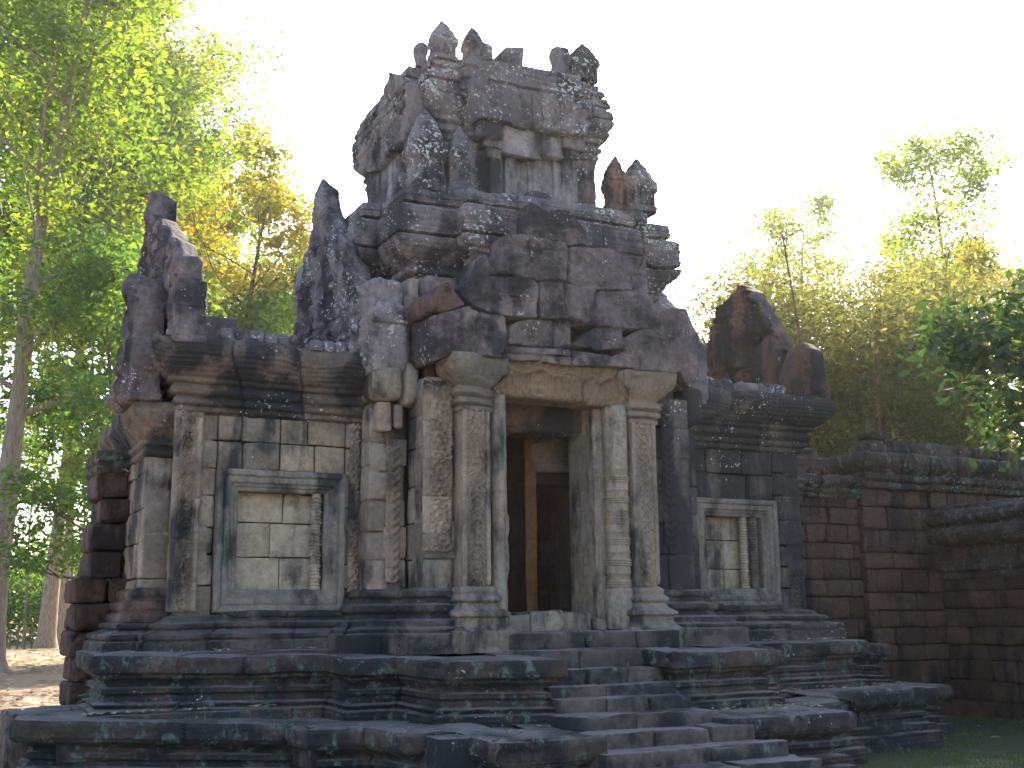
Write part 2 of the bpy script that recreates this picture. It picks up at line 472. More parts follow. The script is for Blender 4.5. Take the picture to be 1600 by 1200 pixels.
MS = dict(
    wall=stone('sandstone_wall', GREY, TAN, ROSE, stain=.44, lichen=.05, redamt=.35, bump=.6, seed=1, tintamt=.6),
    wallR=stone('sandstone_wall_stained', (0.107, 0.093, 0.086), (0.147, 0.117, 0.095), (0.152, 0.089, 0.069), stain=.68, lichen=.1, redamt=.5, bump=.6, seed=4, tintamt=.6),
    porch=stone('sandstone_porch', (0.194, 0.165, 0.137), (0.294, 0.228, 0.170), (0.230, 0.145, 0.103), stain=.42, redamt=.35, bump=.5, seed=8, tintamt=.55),
    carved=stone('sandstone_carved', (0.194, 0.158, 0.126), (0.278, 0.213, 0.156), (0.221, 0.140, 0.101), stain=.40, redamt=.3, bump=.4, seed=10, tintamt=.4),
    jamb=stone('sandstone_jamb', (0.214, 0.182, 0.149), (0.289, 0.230, 0.171), (0.235, 0.155, 0.113), stain=.30, redamt=.35, bump=.35, seed=12, tintamt=.3),
    wframe=stone('sandstone_window_frame', (0.171, 0.153, 0.131), (0.246, 0.205, 0.162), (0.171, 0.120, 0.095), stain=.46, redamt=.25, bump=.4, seed=13, tintamt=.3),
    panel=stone('pale_blind_stone', (0.268, 0.220, 0.162), (0.353, 0.280, 0.198), (0.289, 0.210, 0.144), stain=.40, redamt=.25, bump=.3, seed=15, tintamt=.3),
    cornice=stone('sandstone_cornice', (0.131, 0.108, 0.093), (0.199, 0.150, 0.112), (0.168, 0.105, 0.076), stain=.54, lichen=.2, redamt=.4, bump=.7, seed=18, streak=.5, tintamt=.5),
    tower=stone('sandstone_tower', (0.172, 0.150, 0.156), (0.234, 0.197, 0.190), (0.172, 0.126, 0.125), dark=(.038, .039, .043), stain=.52, lichen=.62, redamt=.35, bump=.8, seed=22, streak=.5, tintamt=.5),
    towerw=stone('sandstone_tower_wall', (0.192, 0.172, 0.172), (0.270, 0.227, 0.209), (0.187, 0.133, 0.119), stain=.52, lichen=.2, redamt=.3, bump=.6, seed=25, tintamt=.6),
    ped=stone('sandstone_pediment', (0.145, 0.120, 0.123), (0.228, 0.180, 0.164), (0.172, 0.120, 0.119), dark=(.034, .033, .036), stain=.52, lichen=.22, redamt=.5, bump=.9, carve=.6, seed=28, streak=.6, tintamt=.5),
    red=stone('reddish_sandstone', (0.144, 0.092, 0.070), (0.182, 0.112, 0.081), (0.182, 0.085, 0.058), stain=.50, lichen=.06, redamt=.5, bump=.8, carve=.4, seed=31, tintamt=.4),
    redd=stone('stained_red_stone', (0.112, 0.074, 0.058), (0.161, 0.100, 0.072), (0.161, 0.075, 0.050), stain=.56, lichen=.1, redamt=.5, bump=.9, carve=.3, seed=33, tintamt=.4),
    lintel=stone('warm_lintel_stone', (.20, .145, .098), (.265, .19, .122), (.22, .135, .08), stain=.28, redamt=.3, bump=.4, seed=34, tintamt=.2),
    step=stone('worn_sky_tinted_step_stone', (0.095, 0.078, 0.067), (0.133, 0.104, 0.085), (0.133, 0.087, 0.068), stain=.56, green=.35, redamt=.35, bump=.7, seed=36, worn=1.0, streak=.4, tintamt=.4),
    corndark=stone('blackened_cornice', (.10, .09, .085), (.14, .118, .10), (.13, .085, .066), stain=.70, lichen=.45, redamt=.4, bump=.7, seed=19, streak=.5, tintamt=.5),
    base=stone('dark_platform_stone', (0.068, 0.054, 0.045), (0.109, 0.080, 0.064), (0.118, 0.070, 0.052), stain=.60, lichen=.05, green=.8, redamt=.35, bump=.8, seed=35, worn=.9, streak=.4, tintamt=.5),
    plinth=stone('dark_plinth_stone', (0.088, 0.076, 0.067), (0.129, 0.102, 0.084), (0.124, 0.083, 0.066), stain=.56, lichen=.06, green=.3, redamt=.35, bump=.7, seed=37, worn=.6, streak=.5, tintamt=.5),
    lat=stone('laterite', (0.080, 0.046, 0.034), (0.104, 0.062, 0.045), (0.116, 0.054, 0.037), dark=(.02, .017, .016), stain=.42, redamt=.5, bump=1.2, seed=40, tintamt=.7),
    latcap=stone('mossy_laterite', (0.072, 0.051, 0.040), (0.093, 0.068, 0.054), (0.098, 0.053, 0.037), dark=(.021, .019, .018), stain=.5, lichen=.12, green=.85, redamt=.4, bump=1.1, seed=44, tintamt=.5),
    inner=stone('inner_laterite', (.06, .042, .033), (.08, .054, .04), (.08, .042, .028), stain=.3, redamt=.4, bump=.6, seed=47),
    bounce_warm=stone('bounce_tinted_inner_stone', (.20, .10, .045), (.26, .13, .055), (.22, .09, .035), stain=.32, redamt=.4, bump=.4, seed=49),  # orange paints in the bounced light on the inner jamb
)

def foliage(name, a, b_, c, trans=.5):
    m, t, b = nodes(name)
    t.nodes.remove(b)
    out = t.nodes['Material Output']
    tint = N(t, 'ShaderNodeAttribute', attribute_name='tint').outputs['Fac']
    cr = N(t, 'ShaderNodeValToRGB')
    cr.color_ramp.elements[0].color = (*a, 1); cr.color_ramp.elements[1].color = (*c, 1)
    e = cr.color_ramp.elements.new(.55); e.color = (*b_, 1)
    t.links.new(tint, cr.inputs[0])
    df = N(t, 'ShaderNodeBsdfDiffuse'); tr = N(t, 'ShaderNodeBsdfTranslucent'); gl = N(t, 'ShaderNodeBsdfGlossy')
    gl.inputs['Roughness'].default_value = .6; gl.inputs['Color'].default_value = (.9, .95, 1, 1)
    t.links.new(cr.outputs[0], df.inputs[0])
    hs = N(t, 'ShaderNodeHueSaturation'); hs.inputs['Saturation'].default_value = 1.1; hs.inputs['Value'].default_value = 2.9
    t.links.new(cr.outputs[0], hs.inputs['Color']); t.links.new(hs.outputs[0], tr.inputs[0])
    mx = N(t, 'ShaderNodeMixShader'); mx.inputs[0].default_value = trans
    t.links.new(df.outputs[0], mx.inputs[1]); t.links.new(tr.outputs[0], mx.inputs[2])
    m2 = N(t, 'ShaderNodeMixShader'); m2.inputs[0].default_value = .03
    t.links.new(mx.outputs[0], m2.inputs[1]); t.links.new(gl.outputs[0], m2.inputs[2])
    t.links.new(m2.outputs[0], out.inputs[0])
    return m
def simple(name, c1, c2, scale=6, bump=.5, sc3=None, rough=.9):
    m, t, b = nodes(name)
    pos = N(t, 'ShaderNodeNewGeometry').outputs['Position']
    n = noise(t, pos, scale, 6, .65, sc3=sc3)
    t.links.new(mixc(t, step_(t, n, .3, .7), c1, c2), b.inputs['Base Color'])
    b.inputs['Roughness'].default_value = rough; b.inputs['Specular IOR Level'].default_value = .2
    bp = N(t, 'ShaderNodeBump'); bp.inputs['Strength'].default_value = bump; bp.inputs['Distance'].default_value = .05
    t.links.new(n, bp.inputs['Height']); t.links.new(bp.outputs[0], b.inputs['Normal'])
    return m
LEAF = dict(
    bright=foliage('bright_leaves', (.032, .055, .010), (.095, .135, .02), (.21, .21, .028), .6),
    deep=foliage('deep_green_leaves', (.03, .06, .012), (.055, .095, .018), (.11, .14, .022), .55),
    gold=foliage('yellowing_leaves', (.07, .09, .018), (.15, .14, .022), (.26, .15, .03), .55),
    bamboo=foliage('bamboo_leaves', (.045, .055, .018), (.095, .095, .028), (.17, .14, .038), .58),
    glossy=foliage('glossy_dark_leaves', (.012, .028, .010), (.022, .044, .012), (.048, .078, .016), .3),
    dry=foliage('dry_fallen_leaves', (.16, .10, .055), (.28, .20, .12), (.40, .32, .22), .15),
    grass=foliage('grass_blades', (.03, .06, .014), (.05, .085, .02), (.10, .12, .035), .4),
)
BARK = simple('grey_bark', (.16, .12, .09), (.32, .25, .19), 5, .6, (3, 3, .5))
BARKD = simple('dark_bark', (.07, .05, .04), (.15, .11, .08), 5, .6, (3, 3, .5))
CULM = simple('bamboo_culm', (.13, .075, .05), (.24, .15, .09), 5, .3, (2, 2, .4))
WOOD = simple('weathered_wood', (.10, .08, .06), (.2, .16, .12), 8, .4)
# ------------------------------------------------------------------ ground
def ground_h(x, y):
    p = np.stack([x, y, 0*x], 1)
    far = np.clip((np.hypot(x, y-1)-9)/20, 0, 1)
    return fbm(p*.35, 3, 3)*.035+fbm(p*.06, 5, 2)*.22*far-.02
def ground_mat():
    m, t, b = nodes('dirt_and_leaf_ground')
    pos = N(t, 'ShaderNodeNewGeometry').outputs['Position']
    sx = N(t, 'ShaderNodeSeparateXYZ'); t.links.new(pos, sx.inputs[0])
    lit = noise(t, pos, 9, 8, .75, off=3)
    dirt = mixc(t, noise(t, pos, 2.5, 6, .6), (.27, .175, .12), (.38, .275, .195))
    leaf = mixc(t, step_(t, lit, .4, .62), (.24, .17, .115), (.52, .44, .34))
    # a bare reddish path running across, wobbling
    wob = mth(t, 'MULTIPLY', mth(t, 'SUBTRACT', noise(t, pos, .16, 3), .5), 9)
    d = mth(t, 'SUBTRACT', mth(t, 'ADD', sx.outputs[1], wob), 21)
    d = mth(t, 'ADD', d, mth(t, 'MULTIPLY', sx.outputs[0], .35))
    pf = step_(t, mth(t, 'ABSOLUTE', d), 7.5, 4.5)
    col = mixc(t, mth(t, 'MULTIPLY', step_(t, noise(t, pos, .5, 6, .65, off=8), .36, .52), mth(t, 'SUBTRACT', 1.0, pf)), dirt, leaf)
    gn = step_(t, mth(t, 'ADD', mth(t, 'MULTIPLY', sx.outputs[0], .1), noise(t, pos, .7, 5, off=5)), .72, .95)
    front = step_(t, sx.outputs[1], 6.0, 1.0)
    col = mixc(t, mth(t, 'MULTIPLY', gn, front), col, (.07, .075, .04))
    t.links.new(col, b.inputs['Base Color']); b.inputs['Roughness'].default_value = 1; b.inputs['Specular IOR Level'].default_value = .1
    bp = N(t, 'ShaderNodeBump'); bp.inputs['Strength'].default_value = .8; bp.inputs['Distance'].default_value = .06
    t.links.new(lit, bp.inputs['Height']); t.links.new(bp.outputs[0], b.inputs['Normal'])
    return m
g = G()
ra = np.concatenate([np.linspace(-400, -40, 14), np.linspace(-38, 38, 150), np.linspace(40, 400, 14)])
X, Y = np.meshgrid(ra+2, ra+4, indexing='ij')
g.add(np.stack([X.ravel(), Y.ravel(), ground_h(X.ravel(), Y.ravel())], 1), grid_q(len(ra), len(ra)))
tag(obj('ground', g, ground_mat()), kind='structure')

# ------------------------------------------------------------------ the gatehouse
T = empty('temple_gatehouse', (0, 1.5, 0))
tag(T, 'ruined grey sandstone temple gatehouse with carved doorway and stepped tower', 'temple')
A1 = (1, 0, 0); A2 = (0, 1, 0); AZ = (0, 0, 1)
def pxslab(g, pts, Y, depth, **k):
    q = [atY(x, y, Y) for x, y in pts]
    slab(g, [(p[0], p[2]) for p in q], (0, Y, 0), A1, AZ, (0, -1, 0), depth, **k)
def crop(pts, ox, oy, s): return [(ox+x/s, oy+y/s) for x, y in pts]

# --- platforms
low_prof = [(-.05, -.15), (.0, -.1), (.02, 0), (.02, .13), (-.06, .15), (-.03, .19), (-.03, .23), (-.12, .25), (-.15, .29), (-.10, .32), (-.10, .36), (-.17, .38), (-.13, .42), (-.06, .45), (-.02, .47), (.03, .51), (.035, .63), (.01, .665), (-.08, .68), (-.45, .69)]
up_prof = [(.04, .62), (.04, .79), (-.03, .81), (0, .85), (-.08, .87), (-.12, .93), (-.08, .955), (-.08, .99), (-.14, 1.01), (-.12, 1.06), (-.05, 1.09), (-.04, 1.12), (.02, 1.15), (.035, 1.18), (.035, 1.28), (.01, 1.31), (-.08, 1.32), (-.4, 1.325)]
low_L = [(-5.3, .75, .12), (-5.62, .7, .13), (-5.88, -1.0, .15), (-3.45, -1.25, .0), (-3.4, -1.85, .0), (-2.9, -1.95, 0), (-2.75, -2.65, 0), (-2.35, -2.7, 0), (-2.25, -3.3, -.05), (-1.15, -3.35, -.06), (-1.1, -2.4, -.03)]
low_R = [(.5, -2.4, 0), (.5, -3.1, 0), (2.05, -3.15, 0), (2.12, -2.3, 0), (3.1, -2.2, .03), (3.2, -1.6, .05), (5.0, -1.55, .06), (5.05, -.5, .02), (6.5, -.4, -.02), (6.6, 2.0, -.02)]
up_L = [(-4.9, .95, .05), (-5.12, .9, .05), (-5.2, -.85, .05), (-2.9, -.8, -.01), (-2.85, -1.3, -.03), (-2.35, -1.35, -.03), (-2.25, -2.15, -.05), (-1.03, -2.42, -.06), (-1.0, -1.7, -.03)]
up_R = [(.36, -1.7, 0), (.40, -2.3, -.02), (1.75, -2.35, -.02), (1.82, -1.4, 0), (2.65, -1.3, 0), (2.7, -.85, 0), (4.65, -.75, .0), (4.75, .15, -.04), (6.1, .3, -.1), (6.2, 2.0, -.1)]
g = G()
mould(g, low_L, low_prof, seed=1, joint=1.0, chip=.14, amp=.010, shift=.02, ds=.045, dp=.013, ribs=.007)
mould(g, low_R, low_prof, seed=2, joint=1.0, chip=.14, amp=.010, shift=.02, ds=.045, dp=.013, ribs=.007)
for x0, x1, y0, y1, z in [(-5.5, -3.3, -.95, .9, .80), (-3.35, -2.1, -1.7, 3, .675), (-2.6, -1.3, -3.0, 0, .635), (-1.5, .8, -2.0, .2, .64), (.7, 1.95, -2.95, 0, .69), (1.9, 4.9, -1.35, 3, .715), (3.0, 6.4, -.2, 3, .66)]:
    bbox(g, x0, x1, y0, y1, z-.4, z, s=.25, r=.03, amp=.012, chip=0)
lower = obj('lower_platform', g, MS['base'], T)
g = G()
mould(g, up_L, up_prof, seed=3, joint=.9, chip=.13, amp=.010, shift=.02, ds=.045, dp=.013, ribs=.007)
mould(g, up_R, up_prof, seed=4, joint=.9, chip=.13, amp=.010, shift=.02, ds=.045, dp=.013, ribs=.007)
for x0, x1, y0, y1, z in [(-4.95, -2.7, -.6, .85, 1.36), (-2.8, -2.05, -1.1, 3, 1.295), (-2.15, -1.25, -2.0, 0, 1.265), (-1.3, .6, -1.5, .2, 1.30), (.5, 1.6, -2.1, 0, 1.30), (1.5, 4.5, -.65, 3, 1.315), (4.4, 6.0, .45, 2.2, 1.22)]:
    bbox(g, x0, x1, y0, y1, z-.5, z, s=.25, r=.03, amp=.012, chip=0)
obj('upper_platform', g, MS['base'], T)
# broken stone lying proud of the left rear platform edge belongs to the platform
g = G()
block(g, (-5.78, 1.05, .0), A1, A2, .7, 1.1, .72, r=.09, amp=.05, back=True, chip=.2)
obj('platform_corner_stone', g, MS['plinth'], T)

# --- stairs
steps = [(1.32, -1.78, -1.1, .42), (1.14, -2.05, -1.1, .5), (.985, -2.3, -1.1, .52), (.875, -2.54, -1.1, .52), (.745, -2.86, -1.2, .6), (.605, -3.18, -1.15, .75), (.465, -3.5, -1.2, .9), (.335, -3.82, -1.3, 1.0), (.2, -4.14, -1.5, 1.2), (.07, -4.46, -1.6, 1.3)]
for i, (z, y, x0, x1) in enumerate(steps):
    g = G(); x = x0; k = 2+i % 2
    for c in range(k):
        L = (x1-x0)/k*(1+rng.uniform(-.2, .2)) if c < k-1 else x1-x
        block(g, (x, y+rng.uniform(-.008, .012), z-.34), A1, A2, L-.006, .75, .34+rng.uniform(-.008, .004), r=.016, s=.05, amp=.010, chip=.05)
        x += L
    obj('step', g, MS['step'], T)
g = G()
for x0, x1, dy in [(-1.02, -.15, 0), (-.14, .55, .03), (.56, 1.12, -.01)]:
    block(g, (x0, -1.42+dy, 1.30), A1, A2, x1-x0, .7, .21, r=.025, amp=.013, s=.06, chip=.05)
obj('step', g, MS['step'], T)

# --- plinth mouldings under the walls
pl = [(.36, 1.30), (.36, 1.45), (.31, 1.47), (.34, 1.49), (.34, 1.53), (.22, 1.56), (.17, 1.58), (.21, 1.60), (.21, 1.64), (.11, 1.66), (.07, 1.71), (-.03, 1.73), (-.1, 1.73)]
pp = [(.42, 1.30), (.42, 1.50), (.36, 1.52), (.38, 1.55), (.30, 1.59), (.30, 1.64), (.20, 1.66), (.15, 1.71), (.20, 1.74), (.20, 1.80), (.11, 1.83), (.07, 1.88), (.11, 1.90), (.11, 1.95), (.05, 1.98), (-.02, 2.0), (-.1, 2.0)]
g = G()
mould(g, [(-4.66, 2.9), (-4.66, .28), (-4.36, .28), (-4.36, 0), (-2.25, 0)], pl, seed=5, joint=.8, chip=.06, ds=.05, dp=.02)
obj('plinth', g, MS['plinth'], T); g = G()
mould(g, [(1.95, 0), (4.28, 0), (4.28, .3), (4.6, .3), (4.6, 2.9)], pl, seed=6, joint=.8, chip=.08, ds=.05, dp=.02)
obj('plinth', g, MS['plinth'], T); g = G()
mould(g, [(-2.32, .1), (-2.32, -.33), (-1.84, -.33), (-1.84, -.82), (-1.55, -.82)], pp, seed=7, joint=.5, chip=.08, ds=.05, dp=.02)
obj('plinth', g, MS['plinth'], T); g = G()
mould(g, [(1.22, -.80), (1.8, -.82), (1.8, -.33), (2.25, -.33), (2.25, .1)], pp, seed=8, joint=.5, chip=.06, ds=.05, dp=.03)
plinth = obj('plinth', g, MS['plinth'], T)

# --- wings
def frame2d(g, xl, xr, zb, zt, y, prof, seed, out=True):
    # picture-frame moulding: profile (outwards from the opening, towards the viewer)
    path = [(xl, zb), (xr, zb), (xr, zt), (xl, zt)]
    mould(g, path, prof, closed=True, joint=1.6, seed=seed, amp=.006, chip=.03, ds=.05, dp=.02, shift=.004,
          mapf=lambda p: np.stack([p[:, 0], y-p[:, 2], p[:, 1]], 1))
win_prof = [(.0, -.16), (.0, .0), (.02, .012), (.05, .012), (.055, .03), (.085, .03), (.095, .055), (.15, .055), (.165, .04), (.175, .07), (.235, .07), (.245, .02), (.245, -.1)]
def baluster(g, x, y, z0, z1, r, seed):
    prof = []; n = 9; h = (z1-z0)/n
    for i in range(n):
        z = z0+i*h
        prof += [(r*.72, z), (r*.70, z+h*.10), (r*.95, z+h*.18), (r, z+h*.28), (r*.95, z+h*.38), (r*.74, z+h*.46), (r*.74, z+h*.52), (r*.9, z+h*.56), (r*.9, z+h*.64), (r*.72, z+h*.68), (r*.68, z+h*.84), (r*.86, z+h*.9), (r*.86, z+h*.97)]
    prof.append((r*.72, z1))
    lathe(g, (x, y, 0), prof, n=18, amp=.004, seed=seed, tint=rng.random())
corn = [(-.02, 3.88), (.04, 3.91), (.04, 3.955), (.02, 3.96), (.08, 3.985), (.08, 4.04), (.05, 4.05), (.05, 4.07), (.12, 4.09), (.13, 4.15), (.09, 4.17), (.10, 4.19), (.16, 4.205), (.17, 4.25), (.26, 4.31), (.35, 4.40), (.40, 4.50), (.40, 4.58), (.36, 4.65), (.28, 4.69), (.05, 4.70)]
def wing(side, wx0, wx1, wz0, wz1, bal, mw):
    s = side
    xo, xi = s*4.3, s*2.2
    a, b = min(xo, xi), max(xo, xi)
    g = G()
    ashlar(g, (a, 0), (wx0, 0), 1.70, 3.92, .33, .38, seed=11+s, skip=None)
    ashlar(g, (wx1, 0), (b, 0), 1.70, 3.92, .33, .38, seed=13+s)
    ashlar(g, (wx0, 0), (wx1, 0), wz1-.01, 3.92, .31, .42, seed=15+s)
    bbox(g, wx0, wx1, .02, .3, 1.6, wz0+.02, chip=0)
    if s < 0: ashlar(g, (xo, 3.0), (xo, 0.0), 1.70, 3.92, .36, .6, seed=17)
    else: ashlar(g, (xo, 0.0), (xo, 3.0), 1.70, 3.92, .36, .6, seed=19)
    ashlar(g, (b, 3.0), (a, 3.0), .7, 4.6, .4, .7, seed=20+s, s=.2)
    bbox(g, a+.2, b-.1, .27, 2.8, 1.3, 4.58, chip=0, s=.4)
    wl = obj('wing_wall', g, MS[mw], T)
    # cornice with the petal parapet above it
    g = G()
    path = [(-4.36, 3.0), (-4.36, -.02), (-2.28, -.02)] if s < 0 else [(2.2, -.02), (4.32, -.02), (4.32, 3.0)]
    mould(g, path, corn, seed=21+s, joint=.62, chip=.08, amp=.008, ds=.04, dp=.013, ribs=.006, shift=.022, inset=.035)
    obj('cornice', g, MS['cornice' if s < 0 else 'corndark'], wl)
    g = G()
    runs = [(-4.02, -3.22), (-2.98, -2.2)] if s < 0 else [(2.25, 3.05), (3.1, 3.9)]
    for r0, r1 in runs:
        x = r0
        while x < r1-.08:
            wd = .155+rng.uniform(-.015, .015)
            hh = .16+rng.uniform(-.025, .02)
            lathe(g, (x+wd/2, -.17, 4.66), [(wd*.5, 0), (wd*.54, hh*.4), (wd*.5, hh*.7), (wd*.34, hh*.92), (.02, hh)], n=14, sq=.8, amp=.012, seed=int(x*97), tint=rng.random(), depth=1.6)
            x += wd
        bbox(g, r0, r1, -.18, .2, 4.62, 4.76, r=.04, amp=.02)
    obj('parapet', g, MS['tower'], wl)
    # window: frame, blind stone panel, turned balusters
    g = G()
    q = .245
    frame2d(g, wx0+q, wx1-q, wz0+q*1.0, wz1-q, -.0, win_prof, 23+s)
    win = obj('window', g, MS['wframe'], T)
    g = G()
    ix0, ix1, iz0, iz1 = wx0+q, wx1-q, wz0+q, wz1-q
    ashlar(g, (ix0-.04, .15), (ix1+.04, .15), iz0-.03, iz1+.03, .37, .5, th=.12, jit=.006, seed=25+s, amp=.006, r=.012, gap=.004, chip=.03)
    obj('blind_panel', g, MS['panel'], win)
    for x in bal:
        g = G(); baluster(g, x, .045, iz0-.01, iz1+.01, .068, int(x*50)); obj('baluster', g, MS['panel' if x < 3.4 else 'wframe'], win)
    g = G()
    bbox(g, wx0+.02, wx1-.02, -.10, .2, wz0-.045, wz0+.035, r=.02, amp=.012, chip=.08)
    obj('sill', g, MS['plinth'], win)
    return wl
wl = wing(-1, -3.93, -2.46, 1.74, 3.30, [-2.78], 'wall')
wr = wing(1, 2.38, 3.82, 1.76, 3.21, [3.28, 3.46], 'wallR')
# carved strips of the wing fronts
g = G()
carved(g, -4.40, -4.10, 1.76, 3.93, -.045, lambda u, v, a, b: np.where((u > a*.2) & (u < a*.8), pat_fine(u-a*.2, v, a*.6, b), 0), seed=1, blockz=.44, wear=.45)
bbox(g, -4.40, -4.10, -.04, .05, 1.76, 3.93, r=.008, chip=0)
obj('pilaster', g, MS['carved'], wl)
g = G()
carved(g, -2.42, -2.22, 1.78, 3.9, -.03, pat_scroll, seed=2, blockz=.42, wear=.75)
obj('pilaster', g, MS['carved'], wl)
g = G()
carved(g, 4.02, 4.24, 1.78, 2.25, -.03, pat_scroll, seed=3, blockz=.42, wear=.5)
obj('pilaster', g, MS['wallR'], wr)

# end porch on the left flank with its bell-shaped capital
def end_porch(s):
    g = G()
    X0, X1 = (-4.62, -4.34) if s < 0 else (4.3, 4.56)
    ashlar(g, (X0, .3), (X1, .3), 1.72, 3.5, .45, .4, seed=31, jit=.006)
    if s < 0: ashlar(g, (X0, 2.7), (X0, .3), 1.72, 4.0, .4, .6, seed=32)
    else: ashlar(g, (X1, .3), (X1, 2.7), 1.72, 4.0, .4, .6, seed=33)
    bbox(g, min(X0, X1)+.1, max(X0, X1)-.02, .4, 2.7, 1.4, 4.2, chip=0, s=.4)
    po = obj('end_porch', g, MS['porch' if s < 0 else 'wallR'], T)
    cap = [(.0, 3.42), (.05, 3.45), (.05, 3.5), (.01, 3.52), (.07, 3.56), (.07, 3.60), (.03, 3.62), (.08, 3.70), (.12, 3.76), (.18, 3.83), (.20, 3.86), (.20, 4.0), (.15, 4.02), (-.1, 4.03)]
    g = G()
    pth = [(X0, 2.7), (X0, .3), (X1+.15, .3)] if s < 0 else [(X0-.15, .3), (X1, .3), (X1, 2.7)]
    mould(g, pth, cap, seed=34+s, joint=.9, chip=.06, ds=.05, dp=.025)
    obj('capital', g, MS['cornice'], po)
    if s < 0:
        g = G()
        mould(g, pth, [(.18, 1.66), (.18, 1.74), (.12, 1.77), (.15, 1.80), (.15, 1.86), (.07, 1.90), (.09, 1.93), (.09, 1.98), (.03, 2.02), (-.05, 2.03)], seed=37, joint=.9, chip=.05, ds=.05, dp=.025)
        obj('pilaster_base', g, MS['red'], po)
end_porch(-1); end_porch(1)

# --- pediments of the wing ends and tower flanks: slabs standing across the roof
def xped(name, pts, X, depth, nx, mat, seed, label=None, rough=.03):
    g = G()
    def rel(q, s): return np.where(s > .84, .04, 0)+.02*np.cos(s*30)+joints(q, k=seed)+.012*np.sin(q[:, 0]*40+3*np.sin(q[:, 1]*2))
    slab(g, pts, (X, 0, 0), A2, AZ, (nx, 0, 0), depth, bev=.05, rough=rough, seed=seed, relief=rel, step=.035, edge=.012, fr=9, back=.93)
    # lapped rim stones along the near edge
    return obj(name, g, MS[mat], T, label=label)
xped('pediment', [(-.32, 4.58), (-.38, 5.0), (-.36, 5.35), (-.2, 5.6), (0, 5.85), (.35, 5.98), (.6, 6.2), (.95, 6.3), (1.2, 6.5), (1.36, 6.58), (1.40, 6.9), (1.60, 6.92), (1.68, 6.5), (2.2, 6.1), (2.6, 5.75), (3.0, 5.2), (3.1, 4.6)], -4.50, .26, -1, 'ped', 41)
xped('pediment', [(.12, 4.0), (.08, 4.5), (.10, 5.0), (.16, 5.3), (.25, 5.48), (.42, 5.46), (.5, 5.1), (.62, 4.6), (.95, 3.98)], -4.88, .32, -1, 'ped', 42, rough=.03)
for (cx, y0, z0, z1, sx) in [(-4.36, -.36, 4.58, 5.30, .33), (-4.72, .06, 4.0, 4.62, .33)]:   # scroll-ended rim stones
    g = G()
    block(g, (cx-sx/2, y0-.04, z0), A1, A2, sx, .3, (z1-z0), r=.05, amp=.02, back=True, chip=.05)
    block(g, (cx-sx/2-.01, y0-.07, z0), A1, A2, sx+.02, .3, .09, r=.03, amp=.01, back=True)
    block(g, (cx-sx/2, y0-.055, z0+(z1-z0)*.55), A1, A2, sx, .3, .05, r=.02, amp=.006, back=True)
    block(g, (cx-sx/2+.03, y0+.02, z1-.05), A1, A2, sx-.06, .34, .34, r=.07, amp=.03, back=True, chip=.1)
    obj('pediment_end_stone', g, MS['ped'], T)
# flank pediment of the tower, left side
tp = [(-.5, 4.40), (-.58, 4.9), (-.52, 5.35), (-.2, 5.62), (.1, 5.75), (.3, 6.2), (.6, 6.35), (.85, 6.7), (1.15, 6.9), (1.36, 7.15), (1.46, 7.45), (1.54, 7.32), (1.75, 6.95), (2.1, 6.2), (2.5, 5.6), (2.8, 4.9), (2.85, 4.4)]
xped('pediment', tp, -2.36, .24, -1, 'tower', 43, rough=.035)
g = G()
block(g, (-2.36, -.62, 4.42), A1, A2, .42, .3, .85, r=.06, amp=.025, back=True, chip=.08)
block(g, (-2.34, -.55, 5.2), A1, A2, .38, .3, .36, r=.12, amp=.04, back=True, chip=.12)
block(g, (-2.37, -.65, 4.98), A1, A2, .44, .3, .05, r=.02, amp=.008, back=True)
obj('pediment_end_stone', g, MS['tower'], T)
xped('pediment', [(-.5, 4.4), (-.5, 5.2), (0, 5.8), (.8, 6.5), (1.5, 7.1), (2.2, 6.4), (2.8, 5.2), (2.8, 4.4)], 2.36, .42, 1, 'tower', 44)
# right end pediment, seen from behind
rp = [atX(x, y, 4.45) for x, y in [(1275, 640), (1278, 605), (1262, 560), (1240, 545), (1222, 548), (1212, 520), (1190, 482), (1172, 455), (1156, 445), (1140, 462), (1124, 480), (1112, 520), (1100, 560), (1090, 610), (1092, 650)]]
g = G()
def rel2(q, s): return .16*np.exp(-((q[:, 0]-.9)/.25)**2-((q[:, 1]-5.55)/.2)**2)*-1+.03*np.cos(s*20)+joints(q, .42, .42, .07, .025, 3)+.05*np.abs(fbm(np.stack([q[:, 0]*5, q[:, 1]*5, 0*q[:, 0]], 1), 61, 3))
slab(g, [(p[1], p[2]) for p in rp], (4.45, 0, 0), A2, AZ, (-1, 0, 0), .25, bev=.03, rough=.10, seed=45, relief=rel2, step=.03, edge=.012, fr=8)
p0 = atX(1222, 605, 4.2)
rx = [atX(x, y, 4.28) for x, y in [(1218, 612), (1222, 570), (1232, 545), (1252, 535), (1270, 548), (1277, 580), (1276, 612), (1250, 622)]]
slab(g, [(p[1], p[2]) for p in rx], (4.28, 0, 0), A2, AZ, (-1, 0, 0), .16, bev=.03, rough=.05, dome=.02, seed=46, step=.04, edge=.012)
rx = [atX(x, y, 4.38) for x, y in [(1172, 585), (1180, 545), (1200, 522), (1222, 545), (1235, 590), (1225, 605), (1180, 605)]]
slab(g, [(p[1], p[2]) for p in rx], (4.36, 0, 0), A2, AZ, (-1, 0, 0), .2, bev=.04, rough=.03, dome=.02, seed=47, step=.04, edge=.012)
for (x0, y0, wd, h, an) in [(1130, 548, .09, .55, 0), (1146, 535, .07, .35, .3), (1118, 555, .1, .5, -.1)]:
    p = atX(x0, y0, 4.35)
    block(g, (4.3, p[1]-wd, p[2]-.15), A2, (1, 0, 0), wd, .2, h, r=.02, amp=.02, back=True, chip=.1)
obj('pediment', g, MS['redd'], T, label='red brown broken pediment at the right end of the roof')
g = G()
